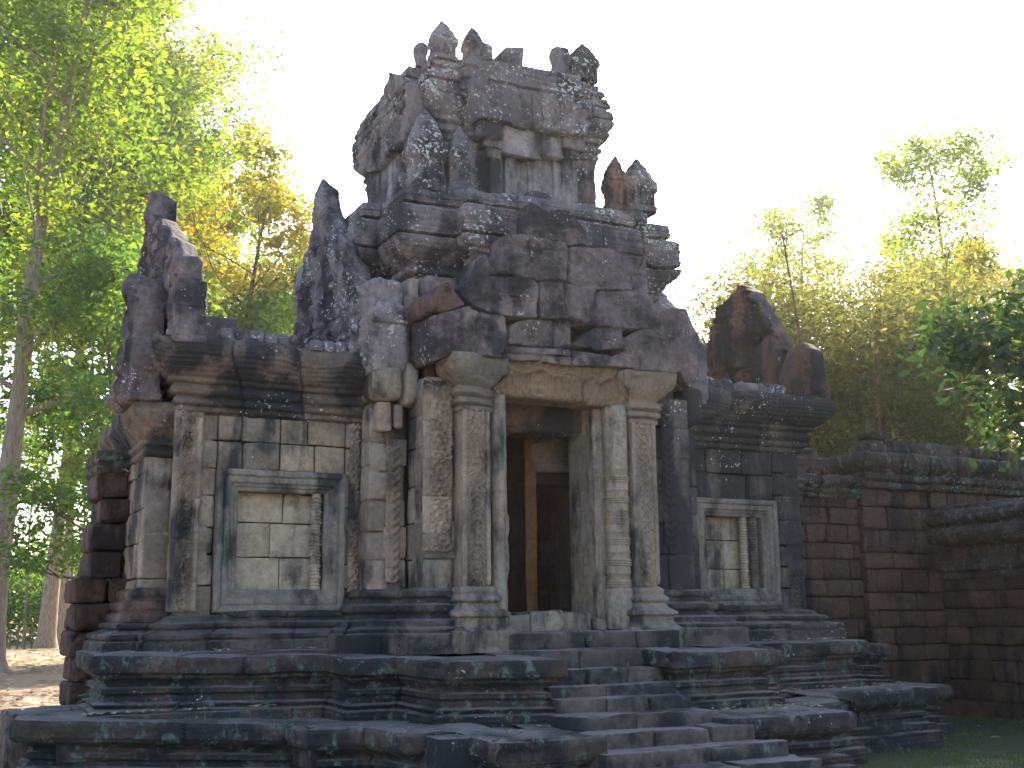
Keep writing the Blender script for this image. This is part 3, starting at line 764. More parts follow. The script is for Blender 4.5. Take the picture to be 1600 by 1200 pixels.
a_, b_ = atX(1110, 620, 4.2), atX(1178, 575, 4.2)
bbox(g, 3.95, 4.4, min(a_[1], b_[1]), max(a_[1], b_[1]), 4.6, 5.08, r=.03, amp=.02, chip=.08)
obj('roof_remnant', g, MS['tower'], T); g = G()
bbox(g, 2.0, 2.35, -.3, .2, 4.55, 4.95, r=.05, amp=.03, chip=.1)
obj('roof_remnant', g, MS['tower'], T); g = G()
# stump of the fallen roof vault along the rear of the left wing
bb = atY(310, 490, 2.6); b2 = atY(372, 525, 2.6)
ashlar(g, (bb[0]-.3, 2.6), (b2[0], 2.6), 4.5, bb[2], .33, .55, seed=48, jit=.04, amp=.02)
obj('roof_remnant', g, MS['tower'], T)

# --- tower body, porch and door
g = G()
def core(x0, x1, y0, y1, z0, z1): bbox(g, x0, x1, y0, y1, z0, z1, r=.02, amp=0, chip=0, s=.6)
for sx in (-1, 1):
    a, b = sorted((sx*1.42, sx*2.3)); core(a, b, -.1, 3.1, 1.3, 5.6)           # side walls of the chamber
    a, b = sorted((sx*.62, sx*1.6)); core(a, b, 2.9, 3.3, 1.3, 5.2)            # rear wall either side of its door
core(-1.9, 1.9, 2.9, 3.3, 4.05, 5.6)
core(-1.55, 1.55, 0, 3.0, 5.1, 6.7)
core(-1.1, 1.1, .4, 2.6, 6.6, 8.8)
core(-1.75, -.98, -.62, -.1, 1.3, 5.3); core(.66, 1.7, -.62, -.1, 1.3, 5.3)
core(-1.75, 1.7, -.68, .1, 4.25, 5.4)
core(-1.45, 1.45, -.5, 3.2, 1.3, 1.66)
obj('tower_core', g, MS['inner'], T)
g = G()
ashlar(g, (-2.3, .0), (-2.3, -.35), 1.95, 4.0, .36, .35, seed=51)
ashlar(g, (-2.3, -.35), (-1.84, -.35), 1.95, 4.05, .36, .28, seed=52, jit=.035, chip=.08, skip=lambda x, z: (x < .2 and 2.5 < z < 2.95) or (x > .2 and 2.95 < z < 3.2))
ashlar(g, (-1.82, -.3), (-1.82, -.85), 1.95, 4.35, .42, .6, seed=53, jit=.012)
ashlar(g, (-1.82, -.85), (-1.1, -.85), 1.95, 4.35, .42, .4, seed=54, jit=.02, skip=lambda x, z: x < .5 and z < 2.35)
ashlar(g, (-1.82, -.80), (-1.1, -.80), 1.95, 2.4, .42, .4, seed=55, jit=.01)
porch = obj('porch_wall', g, MS['porch'], T); g = G(); gl_ = []
ashlar(g, (.9, -.85), (1.78, -.85), 1.95, 4.35, .42, .35, seed=56, jit=.02)
ashlar(g, (1.8, -.35), (2.25, -.35), 1.95, 4.05, .36, .28, seed=57, jit=.035, chip=.08)
ashlar(g, (1.8, -.85), (1.8, -.3), 1.95, 4.35, .42, .6, seed=58)
ashlar(g, (2.25, -.35), (2.25, 0), 1.95, 4.05, .36, .4, seed=59)
bbox(g, 1.85, 2.22, -.30, 0, 1.9, 4.1, chip=0)
bbox(g, 1.9, 2.25, -.6, 0, 4.08, 4.6, r=.1, amp=.03)
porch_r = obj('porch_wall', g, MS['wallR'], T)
g = G()
# rounded cushion stones at cornice height beside the porch, and pale squared stones above
bbox(g, -2.28, -1.85, -.30, 0, 1.9, 4.1, chip=0)
bbox(g, -2.34, -1.98, -.62, 0, 4.10, 4.52, r=.10, amp=.02, chip=.06)
bbox(g, -1.97, -1.78, -.60, 0, 4.05, 4.55, r=.05, amp=.02)
bbox(g, -2.26, -2.08, -.5, 0, 3.75, 4.1, r=.035, amp=.015); bbox(g, -2.05, -1.93, -.47, 0, 3.8, 4.08, r=.04, amp=.015)
bbox(g, -2.0, -1.82, -.48, 0, 4.56, 5.0, r=.02); bbox(g, -1.81, -1.5, -.52, 0, 4.56, 4.98, r=.02)
bbox(g, -1.95, -1.5, -.5, 0, 5.0, 5.38, r=.03, chip=.1); bbox(g, -1.86, -1.45, -.42, 0, 5.39, 5.62, r=.02)
obj('stacked_stones', g, MS['porch'], porch)
g = G()
x0, x1 = atY(676, 800, -.90)[0], atY(704, 800, -.90)[0]
carved(g, x0-.02, x1+.03, 2.38, 4.3, -.90, pat_scroll, seed=5, blockz=.42, wear=.5)
carved(g, x0-.1, x1+.03, 2.38, 4.3, -.875, lambda u, v, a, b: 0*u, seed=5, blockz=.42)
obj('carved_pier', g, MS['carved'], porch)
g = G()
carved(g, 1.34, 1.52, 2.5, 4.1, -.90, pat_leaf, seed=6, blockz=.42, wear=.5)
obj('carved_pier', g, MS['wallR'], porch_r)
g = G()
carved(g, -2.10, -1.93, 2.05, 3.6, -.385, pat_leaf, seed=7, blockz=.36, wear=.8)
obj('carved_pier', g, MS['carved'], porch)

# door pilasters with base and capital
def door_pilaster(pxa, pxb, pat, seed, capm):
    YP = -1.06
    x0 = atY(pxa, 800, YP)[0]; x1 = atY(pxb, 800, YP)[0]
    g = G()
    carved(g, x0, x1, 2.0, 3.98, YP-.01, pat, seed=seed, wear=.15, amp=.032, sp=.008)
    bbox(g, x0-.002, x1+.002, YP+.005, -.8, 2.0, 3.98, r=.01, amp=.004, chip=0)
    # raised fillets either side of the carving
    bbox(g, x0-.035, x0+.025, YP-.015, -.8, 2.0, 3.98, r=.012, amp=.006); bbox(g, x1-.025, x1+.035, YP-.015, -.8, 2.0, 3.98, r=.012, amp=.006)
    p = obj('pilaster', g, MS['carved'], T)
    path = [(x0-.03, -.8), (x0-.03, YP), (x1+.03, YP), (x1+.03, -.8)]
    g = G()
    mould(g, path, [(.22, 1.30), (.22, 1.52), (.17, 1.54), (.12, 1.60), (.12, 1.66), (.16, 1.68), (.16, 1.72), (.08, 1.76), (.05, 1.82), (.09, 1.84), (.09, 1.88), (.04, 1.92), (.05, 1.94), (.05, 1.98), (0, 2.01), (-.1, 2.01)], seed=seed+60, joint=2, chip=.07, ds=.04, dp=.02)
    obj('pilaster_base', g, MS['porch'], p)
    g = G()
    mould(g, path, [(0, 3.94), (.03, 3.96), (.03, 4.0), (.0, 4.01), (.06, 4.04), (.06, 4.09), (.02, 4.10), (.09, 4.14), (.09, 4.21), (.03, 4.22), (.05, 4.25), (.14, 4.32), (.20, 4.40), (.21, 4.45), (.21, 4.57), (.1, 4.6), (-.1, 4.6)], seed=seed+62, joint=2, chip=capm, ds=.04, dp=.02)
    bbox(g, x0, x1, -1.0, -.7, 3.95, 4.62, chip=0)
    obj('capital', g, MS['porch'], p)
door_pilaster(727, 762, pat_fine, 1, .10)
door_pilaster(994, 1024, pat_loop, 2, .06)

# door frame, colonettes, threshold
YD = -.76
dx0, dx1 = atY(792, 800, YD)[0], atY(930, 800, YD)[0]
g = G()
dprof = [(.0, -.55), (.0, .0), (.015, .012), (.05, .012), (.055, .035), (.085, .035), (.09, .06), (.13, .06), (.14, .03), (.17, .03), (.17, -.2)]
for path in ([(dx1, 1.60), (dx1, 4.2)], [(dx0, 4.2), (dx0, 1.60)]):
  mould(g, path, dprof, joint=2.6, seed=70, amp=.010, chip=.06, ds=.05, dp=.025, shift=.004, mapf=lambda p: np.stack([p[:, 0], YD-p[:, 2], p[:, 1]], 1), tints=.6)
bbox(g, dx0-.25, dx0-.01, YD+.02, -.12, 1.5, 4.3, chip=.0, amp=.012); bbox(g, dx1+.01, dx1+.25, YD+.02, -.12, 1.5, 4.3, chip=.0, amp=.012)
door = obj('door_frame', g, MS['jamb'], T)
g = G(); block(g, (dx0-.2, -.50, 3.84), A1, A2, dx1-dx0+.4, .4, .45, r=.05, amp=.03, back=True, chip=.15)
obj('door_head', g, MS['redd'], door)  # darker than the frame: soffit shadow put into its colour
g = G()
x = dx0-.06
for L, dz in [(.3, .0), (.42, .05), (.40, .03), (.28, -.02)]:
    block(g, (x, YD-.10+rng.uniform(-.03, .03), 1.48), A1, A2, L, .7, .20+dz, r=.035, amp=.025, chip=.15, s=.045); x += L
block(g, (dx1-.12, YD-.2, 1.5), A1, A2, .14, .18, .15, r=.05, amp=.03, back=True)
block(g, (dx1-.28, YD-.15, 1.5), A1, A2, .12, .14, .11, r=.04, amp=.03, back=True)
obj('threshold', g, MS['porch'], door)
def colonette(pxa, pxb, ringed, seed):
    Yc = -.93
    xa, xb = atY(pxa, 800, Yc)[0], atY(pxb, 800, Yc)[0]; r = (xb-xa)/2; cx = (xa+xb)/2
    g = G()
    if ringed:
        prof = [(r*1.12, 1.52), (r*1.12, 1.95), (r*1.05, 1.97)]
        z = 2.0
        while z < 3.42:
            hcell = .245
            for k in range(3):
                zz = z+k*.028
                prof += [(r*.9, zz), (r*1.04, zz+.006), (r*1.04, zz+.018), (r*.9, zz+.024)]
            prof += [(r*.93, z+.09), (r*.93, z+.15), (r*1.0, z+.157), (r*1.0, z+.168), (r*.93, z+.175), (r*.93, z+.235)]
            z += hcell
        lathe(g, (cx, Yc, 0), prof, n=16, amp=.006, seed=seed, tint=.6, rot=pi/8)
        lathe(g, (cx, Yc, 0), [(r*1.0, 3.40), (r*1.0, 3.42), (r*1.02, 4.16)], n=8, amp=.004, seed=seed+1, tint=.85, dp=.1, rot=pi/8)
    else:
        lathe(g, (cx, Yc, 0), [(r, 1.5), (r*1.02, 2.05), (r*.93, 2.06), (r*.93, 2.9), (r*.98, 2.91), (r*.98, 4.05), (r*1.08, 4.06), (r*1.08, 4.17)], n=8, amp=.008, seed=seed, tint=.7, dp=.08, rot=pi/8)
    obj('colonette', g, MS['jamb'], door)
colonette(767, 789, False, 3)
colonette(947, 981, True, 4)
# carved lintel, cracked right of centre
g = G()
lx0, lx1 = atY(768, 600, -1.02)[0], atY(988, 600, -1.02)[0]
lc = lx0+(lx1-lx0)*.63
carved(g, lx0, lc-.006, 4.17, 4.66, -1.02, pat_lintel, amp=.055, sp=.009, wear=.35, seed=8)
carved(g, lc+.006, lx1, 4.15, 4.65, -1.00, pat_lintel, amp=.055, sp=.009, wear=.35, seed=9)
bbox(g, lx0, lc-.005, -1.0, -.6, 4.165, 4.665, r=.015, amp=.006); bbox(g, lc+.005, lx1, -.985, -.6, 4.145, 4.655, r=.015, amp=.006)
obj('lintel', g, MS['lintel'], T, label='carved lintel over the doorway with a crack through it')

# inner chamber beyond the door
px0 = atY(815, 800, .45)[0]; px1 = atY(836, 800, .45)[0]; px2 = atY(896, 800, .45)[0]
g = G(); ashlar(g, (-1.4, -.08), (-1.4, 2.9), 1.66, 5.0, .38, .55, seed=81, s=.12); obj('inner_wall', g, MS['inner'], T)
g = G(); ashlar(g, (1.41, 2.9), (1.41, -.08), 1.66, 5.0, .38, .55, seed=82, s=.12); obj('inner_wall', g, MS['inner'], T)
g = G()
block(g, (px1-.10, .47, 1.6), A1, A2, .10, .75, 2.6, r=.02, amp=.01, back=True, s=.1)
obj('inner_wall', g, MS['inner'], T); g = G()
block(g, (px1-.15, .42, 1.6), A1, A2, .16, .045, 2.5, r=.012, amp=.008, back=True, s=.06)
obj('inner_jamb', g, MS['bounce_warm'], T, label='orange brown inner jamb with bounced sunlight put into its colour')
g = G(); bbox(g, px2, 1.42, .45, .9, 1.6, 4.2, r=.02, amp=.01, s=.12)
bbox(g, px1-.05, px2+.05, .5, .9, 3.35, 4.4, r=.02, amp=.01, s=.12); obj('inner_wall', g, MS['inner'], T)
g = G()
pxslab(g, crop([(885, 370), (1060, 325), (1062, 480), (915, 482)], 480, 550, 2.553), .40, .15, seed=83, rough=.03)
obj('fallen_inner_lintel', g, MS['jamb'], T)

# --- front pediment: big shifted blocks of the carved gable
g = G()
blocks = [
 ([(690, 100), (760, 140), (860, 150), (930, 220), (965, 300), (860, 312), (760, 282), (675, 275), (670, 190)], -1.05, .5),
 ([(562, 262), (640, 255), (750, 275), (856, 300), (857, 478), (730, 472), (540, 442), (528, 395), (560, 320)], -1.10, .55),
 ([(866, 318), (1040, 320), (1110, 340), (1165, 380), (1166, 520), (1010, 517), (866, 482)], -1.08, .55),
 ([(365, 505), (410, 455), (520, 452), (690, 468), (718, 492), (722, 648), (640, 650), (500, 622), (400, 582)], -1.14, .55),
 ([(408, 458), (436, 370), (475, 352), (500, 395), (530, 448)], -1.02, .4),
 ([(728, 478), (836, 485), (842, 600), (868, 655), (732, 656)], -1.10, .5),
 ([(845, 487), (990, 503), (994, 640), (990, 685), (872, 662), (845, 590)], -1.08, .5),
 ([(1002, 526), (1160, 522), (1205, 510), (1268, 590), (1300, 650), (1282, 706), (1000, 690)], -1.12, .55),
 ([(217, 642), (395, 592), (420, 612), (572, 642), (576, 782), (540, 832), (470, 832), (340, 817), (242, 850), (220, 800)], -1.18, .6),
 ([(582, 692), (640, 656), (790, 662), (790, 792), (580, 772)], -1.06, .4),
 ([(797, 662), (870, 667), (876, 782), (796, 787)], -1.04, .4),
 ([(886, 775), (1000, 692), (1115, 700), (1126, 790), (1000, 803)], -1.08, .4),
 ([(1140, 745), (1200, 706), (1290, 702), (1292, 622), (1350, 602), (1420, 605), (1440, 720), (1430, 840), (1380, 908), (1172, 892)], -1.16, .6),
]
for i, (pts, Y, d) in enumerate(blocks):
    def rel(q, s, i=i):
        n_ = fbm(np.stack([q[:, 0]*9, q[:, 1]*9, 0*q[:, 0]+i], 1), 50+i, 3)
        return joints(q, .9, .46, .018, .01, i)+.035*np.abs(n_)+.018*np.cos(26*q[:, 0]+5*n_)*np.cos(22*q[:, 1]+4*n_)
    pxslab(g, crop(pts, 600, 280, 3.0), Y, d, seed=90+i, rough=.02, bev=.022, relief=rel, step=.03, edge=.007, fr=12)
pxslab(g, crop([(1290, 625), (1420, 600), (1475, 720), (1480, 940), (1440, 985), (1380, 900)], 600, 280, 3.0), -.95, .6, seed=120, rough=.05, bev=.06)
# stepped ledge under the gable
pxslab(g, crop([(582, 778), (880, 802), (880, 830), (582, 808)], 600, 280, 3.0), -1.20, .5, seed=121, rough=.02, bev=.015, step=.03)
pxslab(g, crop([(582, 808), (880, 830), (880, 872), (720, 852), (585, 842)], 600, 280, 3.0), -1.16, .5, seed=122, rough=.02, bev=.015, step=.03)
pxslab(g, crop([(882, 800), (1090, 832), (1172, 790), (1172, 885), (1050, 872), (885, 872)], 600, 280, 3.0), -1.15, .5, seed=123, rough=.03, bev=.02, step=.03)
# backing stones behind the gable
ashlar(g, (-1.75, -.66), (1.75, -.66), 4.55, 5.6, .36, .5, seed=124, jit=.03)
ashlar(g, (-1.15, -.7), (1.35, -.7), 5.6, 6.35, .36, .5, seed=125, jit=.03)
bbox(g, -1.1, 1.3, -.68, 0, 5.55, 6.35, chip=0)
obj('pediment', g, MS['ped'], T, label='front pediment of large shifted carved blocks above the door')
g = G()
pxslab(g, crop([(190, 558), (235, 515), (290, 473), (340, 532), (393, 588), (300, 622), (200, 630)], 600, 280, 3.0), -1.12, .5, seed=126, rough=.09, dome=.08, bev=.06)
obj('pediment_end_stone', g, MS['red'], T, label='rough reddish stone at the left shoulder of the front pediment')

# --- tower tiers
def sym(front):
    # front: plan points of the front-left quarter run -> full closed plan by 4-fold symmetry about (0, 1.5)
    q = [(x, y-1.5) for x, y in front]
    out = []
    for k in range(4):
        c, s = [(1, 0), (0, 1), (-1, 0), (0, -1)][k]
        out += [(x*c-y*s, x*s+y*c+1.5) for x, y in q]
    return out
p1 = sym([(-1.70, -.20), (-.95, -.20), (-.95, -.44), (.95, -.44), (.95, -.20)])
p2 = sym([(-1.22, .28), (-.80, .28), (-.80, .12), (.82, .12), (.82, .28)])
def dzp(P, k): return [(x, y, k*x) for x, y in P]
g = G()
mould(g, p1, [(0, 4.4), (0, 4.75), (-.012, 4.76), (-.012, 4.77), (0, 4.78), (0, 5.13), (-.012, 5.14), (0, 5.15), (0, 5.52)], closed=True, seed=130, joint=.5, chip=0, ds=.07, dp=.05)
t1 = obj('tower_tier', g, MS['towerw'], T)
c1 = [(a*.92, b) for a, b in [(0, 5.46), (.04, 5.5), (.04, 5.57), (.02, 5.58), (.09, 5.62), (.09, 5.69), (.05, 5.70), (.05, 5.73), (.14, 5.76), (.14, 5.83), (.10, 5.84), (.13, 5.88), (.24, 5.97), (.33, 6.05), (.37, 6.12), (.37, 6.16), (.28, 6.175), (.28, 6.19), (.37, 6.21), (.37, 6.34), (.35, 6.36), (.37, 6.38), (.36, 6.53), (.30, 6.565), (.2, 6.575), (.2, 6.60), (.27, 6.62), (.27, 6.68), (.25, 6.69), (.27, 6.70), (.25, 6.79), (.16, 6.82), (-.4, 6.83)]]
g = G()
mould(g, dzp(p1, .02), c1, closed=True, seed=131, joint=.55, chip=.09, amp=.009, ds=.04, dp=.014, shift=.024, ribs=.005, inset=.035)
obj('cornice', g, MS['tower'], t1)
g = G()
mould(g, p2, [(.14, 6.7), (.14, 6.9), (.06, 6.92), (.06, 6.98), (.0, 7.0), (0, 7.3), (-.012, 7.31), (0, 7.32), (0, 7.6), (-.012, 7.61), (0, 7.62), (0, 7.92)], closed=True, seed=132, joint=.34, chip=0, ds=.06, dp=.04, inset=.02, shift=.012)
t2 = obj('tower_tier', g, MS['towerw'], T)
c2 = [(0, 7.80), (.04, 7.83), (.04, 7.88), (.015, 7.89), (.07, 7.93), (.07, 7.99), (.03, 8.0), (.03, 8.03), (.09, 8.06), (.09, 8.12), (.06, 8.13), (.10, 8.18), (.17, 8.26), (.21, 8.33), (.21, 8.38), (.18, 8.39), (.215, 8.41), (.21, 8.52), (.14, 8.54), (.14, 8.57), (.19, 8.59), (.19, 8.65), (.15, 8.66), (.17, 8.71), (.10, 8.73), (.10, 8.76), (.14, 8.78), (.12, 8.84), (.06, 8.86), (.07, 8.94), (-.35, 8.97)]
g = G()
mould(g, dzp(p2, .05), c2, closed=True, seed=133, joint=.5, chip=.045, amp=.008, ds=.035, dp=.012, shift=.018, inset=.02)
bbox(g, -.95, .95, .6, 2.4, 8.6, 8.9, chip=0, s=.3)
obj('cornice', g, MS['tower'], t2)
# blind door of the upper tier
g = G()
def pxbox(px0, py0, px1, py1, Y, d, **k):
    a, b = atY(px0, py1, Y), atY(px1, py0, Y)
    block(g, (a[0], Y, a[2]), A1, A2, b[0]-a[0], d, b[2]-a[2], back=True, **k)
for c in [(790, 242, 808, 325), (826, 252, 846, 325), (866, 255, 880, 328)]:
    pxbox(*c, .07, .2, r=.012, amp=.006)
for c in [(808, 262, 826, 325), (846, 268, 866, 325)]: pxbox(*c, .105, .15, r=.008, amp=.004)
pxbox(762, 226, 784, 245, .0, .3, r=.02); pxbox(766, 245, 784, 318, .03, .2, r=.015)
pxbox(880, 245, 898, 330, .03, .2, r=.015)
pxbox(748, 192, 786, 212, -.10, .4, r=.035, amp=.015); pxbox(755, 212, 786, 227, -.04, .3, r=.03)
pxbox(880, 212, 914, 230, -.10, .4, r=.02); pxbox(882, 230, 906, 245, -.05, .3, r=.02)
pxbox(786, 203, 848, 238, -.06, .4, r=.02, amp=.012, chip=.06); pxbox(850, 212, 881, 242, -.04, .4, r=.02, amp=.01)
obj('blind_door', g, MS['towerw'], t2)
g = G()
for i, pts in enumerate([[(648, 295), (680, 280), (702, 318), (780, 340), (872, 365), (882, 488), (862, 502), (780, 478), (690, 450), (662, 470), (640, 420), (640, 340)],
            [(882, 362), (915, 372), (917, 502), (882, 500)], [(922, 377), (1010, 363), (1110, 402), (1116, 480), (1085, 532), (1000, 520), (924, 500)]]):
    pxslab(g, crop(pts, 480, 0, 2.5), -.16-.02*i, .45, seed=140+i, rough=.04, bev=.02, step=.028, edge=.007, fr=12)
for i, (pts, Y) in enumerate([([(670, 240), (740, 235), (840, 252), (845, 335), (760, 320), (675, 275)], -.05), ([(848, 272), (902, 270), (905, 352), (848, 345)], .0), ([(905, 300), (975, 300), (977, 365), (908, 360)], -.02),
            ([(735, 240), (780, 178), (850, 185), (846, 258)], .05), ([(980, 295), (1070, 305), (1075, 370), (980, 362)], -.02), ([(900, 282), (925, 290), (905, 302)], .05)]):
    pxslab(g, crop(pts, 480, 0, 2.5), Y, .45, seed=150+i, rough=.035, bev=.02, step=.03, edge=.008, fr=10)
obj('upper_pediment', g, MS['tower'], t2)
# left flank gable of the upper tier
g = G()
pts = [atX(x, y, -1.58) for x, y in [(640, 175), (640, 130), (622, 118), (606, 112), (598, 145), (584, 180), (572, 215), (558, 252), (562, 275), (590, 265), (615, 235), (635, 205)]]
slab(g, [(p[1], p[2]) for p in pts], (-1.58, 0, 0), A2, AZ, (-1, 0, 0), .35, bev=.03, rough=.035, seed=160, step=.035, edge=.008, fr=9, relief=lambda q, s: joints(q, .4, .42, .035, .016, 2))
bbox(g, -1.5, -1.2, .9, 2.1, 6.8, 7.9, r=.03, amp=.02)
obj('upper_pediment', g, MS['towerw'], t2)
# odd stones on the ledge
g = G()
for (a, b, c, d, Y) in [(700, 296, 730, 322, -.42), (735, 295, 752, 325, -.40), (755, 300, 768, 322, -.35), (785, 305, 815, 335, -.5), (900, 318, 922, 345, -.5), (925, 325, 948, 352, -.52), (950, 328, 980, 350, -.5), (830, 305, 880, 325, -.35), (985, 330, 1015, 352, -.45)]:
    pxbox(a, b, c, d, Y, .35, r=.03, amp=.02, chip=.08)
obj('ledge_stones', g, MS['tower'], t1)

# antefixes: little stone shrines standing on the ledges
def antefix(px, pyb, pyt, wpx, Y, seed, mat='tower', worn=0):
    b, t = atY(px, pyb, Y), atY(px, pyt, Y)
    wd = abs(atY(px+wpx/2, pyb, Y)[0]-atY(px-wpx/2, pyb, Y)[0]); h = t[2]-b[2]; r = wd/2
    g = G()
    if worn:
        prof = [(r*.85, 0), (r*.85, h*.25), (r*.82, h*.42), (r*.98, h*.6), (r, h*.72), (r*.85, h*.88), (r*.45, h*.97), (r*.1, h)]
    else:
        prof = [(r*.9, 0), (r*.95, h*.07), (r*.95, h*.11), (r*.80, h*.13), (r*.80, h*.32), (r*.84, h*.36), (r*.95, h*.39), (r*1.0, h*.44), (r*1.0, h*.49), (r*.90, h*.505), (r*.93, h*.54), (r*.90, h*.60), (r*.80, h*.61), (r*.78, h*.68), (r*.66, h*.76), (r*.58, h*.77), (r*.50, h*.85), (r*.36, h*.91), (r*.30, h*.92), (r*.20, h*.97), (r*.06, h*1.03)]
    lathe(g, (b[0], Y+r*.6, b[2]), prof, n=22, sq=.45, amp=.016, seed=seed, tint=rng.random(), dp=.03, depth=.8, rot=.0)
    if not worn and wpx > 30:       # niche figure and its side pillars
        z = b[2]
        block(g, (b[0]-r*.22, Y+r*.6-r*.82, z+h*.12), A1, A2, r*.44, .1, h*.36, r=.04, amp=.01, back=True)
        block(g, (b[0]-r*.15, Y+r*.6-r*.84, z+h*.44), A1, A2, r*.30, .1, h*.10, r=.04, amp=.006, back=True)
        for q in (-.95, .75): block(g, (b[0]+r*q, Y+r*.6-r*.62, z+h*.42), A1, A2, r*.2, .12, h*.17, r=.02, amp=.01, back=True)
        block(g, (b[0]-r*.32, Y+r*.6-r*.86, z+h*.53), A1, A2, r*.64, .1, h*.05, r=.015, amp=.008, back=True)
        for q in (-.66, .52): block(g, (b[0]+r*q, Y+r*.6-r*.78, z+h*.1), A1, A2, r*.16, .1, h*.4, r=.015, amp=.006, back=True)
    o = obj('antefix', g, MS[mat], T)
for i, a in enumerate([(672, 297, 166, 62, -.22), (722, 297, 196, 40, -.26), (969, 330, 243, 36, -.16), (1006, 330, 246, 48, -.02), (697, 92, 29, 42, .16), (743, 98, 39, 34, .12), (918, 124, 64, 42, .38), (880, 120, 69, 28, .3), (660, 104, 64, 20, .8), (642, 330, 235, 40, .9), (765, 92, 66, 14, .4)]):
    antefix(*a, seed=200+i, mat='tower' if i not in (2,) else 'red', worn=1 if i in (7, 8, 10) else 0)

# ------------------------------------------------------------------ laterite walls
def latwall(g, p0, p1, z0, z1, seed, **k):
    k = dict(dict(ch=.31, bl=.5, jit=.02, r=.03, amp=.014, s=.075, chip=.08, gap=.006, hv=.22), **k)
    ashlar(g, p0, p1, z0, z1, seed=seed, **k)
# ruined stump left of the gatehouse
LW = empty('laterite_wall', (-4.9, 1.6, 0))
tag(LW, 'short broken stump of dark red laterite blocks left of the gatehouse', 'wall', 'laterite enclosure walls')
g = G()
rows = [(1105, 106), (1065, 113), (1027, 108), (985, 115), (943, 115), (903, 138), (862, 140), (817, 157), (777, 150), (738, 152), (702, 0)]
YL = 1.35
for (yb, xl), (yt, _) in zip(rows[:-1], rows[1:]):
    a = atY(xl, yb, YL); z1 = atY(170, yt, YL)[2]; z0 = atY(170, yb, YL)[2]
    x = a[0]; first = True
    while x < -4.35:
        L = rng.uniform(.34, .5)
        if rng.random() < .4: L *= .75
        block(g, (x, YL+rng.uniform(-.03, .03), z0+.004), A1, A2, L-.012, .9, z1-z0-.01, r=.04, amp=.022, back=True, chip=.1, s=.05); x += L
bbox(g, a[0]+.02, -4.4, YL+.05, YL+.85, -.1, .8, r=.05)
obj('wall_courses', g, MS['lat'], LW)
g = G()
a = atY(152, 738, YL)
mould(g, [(a[0]+.03, 2.2), (a[0]+.03, YL), (-4.35, YL)], [(0, a[2]-.02), (.05, a[2]+.01), (.05, a[2]+.08), (.01, a[2]+.1), (.06, a[2]+.15), (.06, a[2]+.24), (-.02, a[2]+.27), (-.4, a[2]+.27)], seed=301, joint=.3, chip=.08, ds=.05, dp=.03)
obj('coping', g, MS['latcap'], LW)

# enclosure wall right of the gatehouse: a low stretch, then a higher one
RW = empty('laterite_wall', (7.0, 2.4, 0))
tag(RW, 'long dark red laterite enclosure wall right of the gatehouse, its far stretch higher', 'wall', 'laterite enclosure walls')
g = G()
latwall(g, (4.5, 2.0), (7.55, 2.0), -.1, 3.72, 311)
latwall(g, (7.3, 1.88), (12.5, 1.88), -.1, 4.02, 312)
bbox(g, 4.5, 12.5, 2.25, 2.9, -.1, 3.7, chip=0, s=.5)
bbox(g, 7.4, 12.5, 2.0, 2.9, 3.5, 4.1, chip=0, s=.5)
obj('wall_courses', g, MS['lat'], RW)
g = G()
def cop(z, h, o): return [(0, z), (o*.3, z+.02*h), (o*.3, z+.15*h), (o*.1, z+.17*h), (o*.5, z+.25*h), (o*.5, z+.38*h), (o*.25, z+.4*h), (o*.55, z+.5*h), (o*.9, z+.62*h), (o, z+.72*h), (o*.95, z+.9*h), (o*.6, z+h), (-.3, z+h*1.02)]
mould(g, [(4.5, 1.98), (7.4, 1.98)], cop(3.55, .38, .14), seed=313, joint=.5, chip=.16, amp=.03, ds=.06, dp=.04, shift=.03)
bbox(g, 5.2, 6.55, 2.0, 2.6, 3.93, 4.14, r=.04, amp=.03, chip=.1)
mould(g, [(7.42, 3.0), (7.42, 1.86), (12.5, 1.86)], cop(3.72, .62, .26), seed=314, joint=.6, chip=.12, amp=.03, ds=.06, dp=.04, shift=.02)
x = 7.5
for i in range(12):
    L = rng.uniform(.35, .65); h = rng.uniform(.2, .27)
    block(g, (x, 1.78+rng.uniform(-.03, .05), 4.33), A1, A2, L-.01, .5, h, r=.09, amp=.045, back=True, chip=.2); x += L
block(g, (7.6, 1.9, 4.58), A1, A2, .4, .3, .12, r=.04, amp=.04, back=True)
obj('coping', g, MS['latcap'], RW)
# cross wall coming towards the viewer on the right
CW = empty('laterite_wall', (9.4, -1.5, 0))
tag(CW, 'moulded laterite cross wall at the right edge, running towards the viewer', 'wall', 'laterite enclosure walls')
g = G()
latwall(g, (9.0, 1.9), (9.0, -5.0), -.1, 2.75, 321)
bbox(g, 9.25, 10, -5, 1.85, -.1, 3.3, chip=0, s=.5)
obj('wall_courses', g, MS['lat'], CW)
g = G()
mould(g, [(9.0, 1.9), (9.0, -5.0)], [(0, 2.2), (.05, 2.22), (.05, 2.30), (.02, 2.31), (.10, 2.36), (.10, 2.43), (.05, 2.45), (.06, 2.5), (0, 2.52), (0, 2.74), (.06, 2.76), (.20, 2.80), (.28, 2.88), (.30, 2.96), (.24, 3.05), (.14, 3.08), (.13, 3.12), (.24, 3.16), (.26, 3.24), (.2, 3.34), (.08, 3.38), (.0, 3.46), (-.5, 3.5)], seed=322, joint=.55, chip=.12, amp=.03, ds=.06, dp=.035, shift=.02)
obj('coping', g, MS['latcap'], CW)
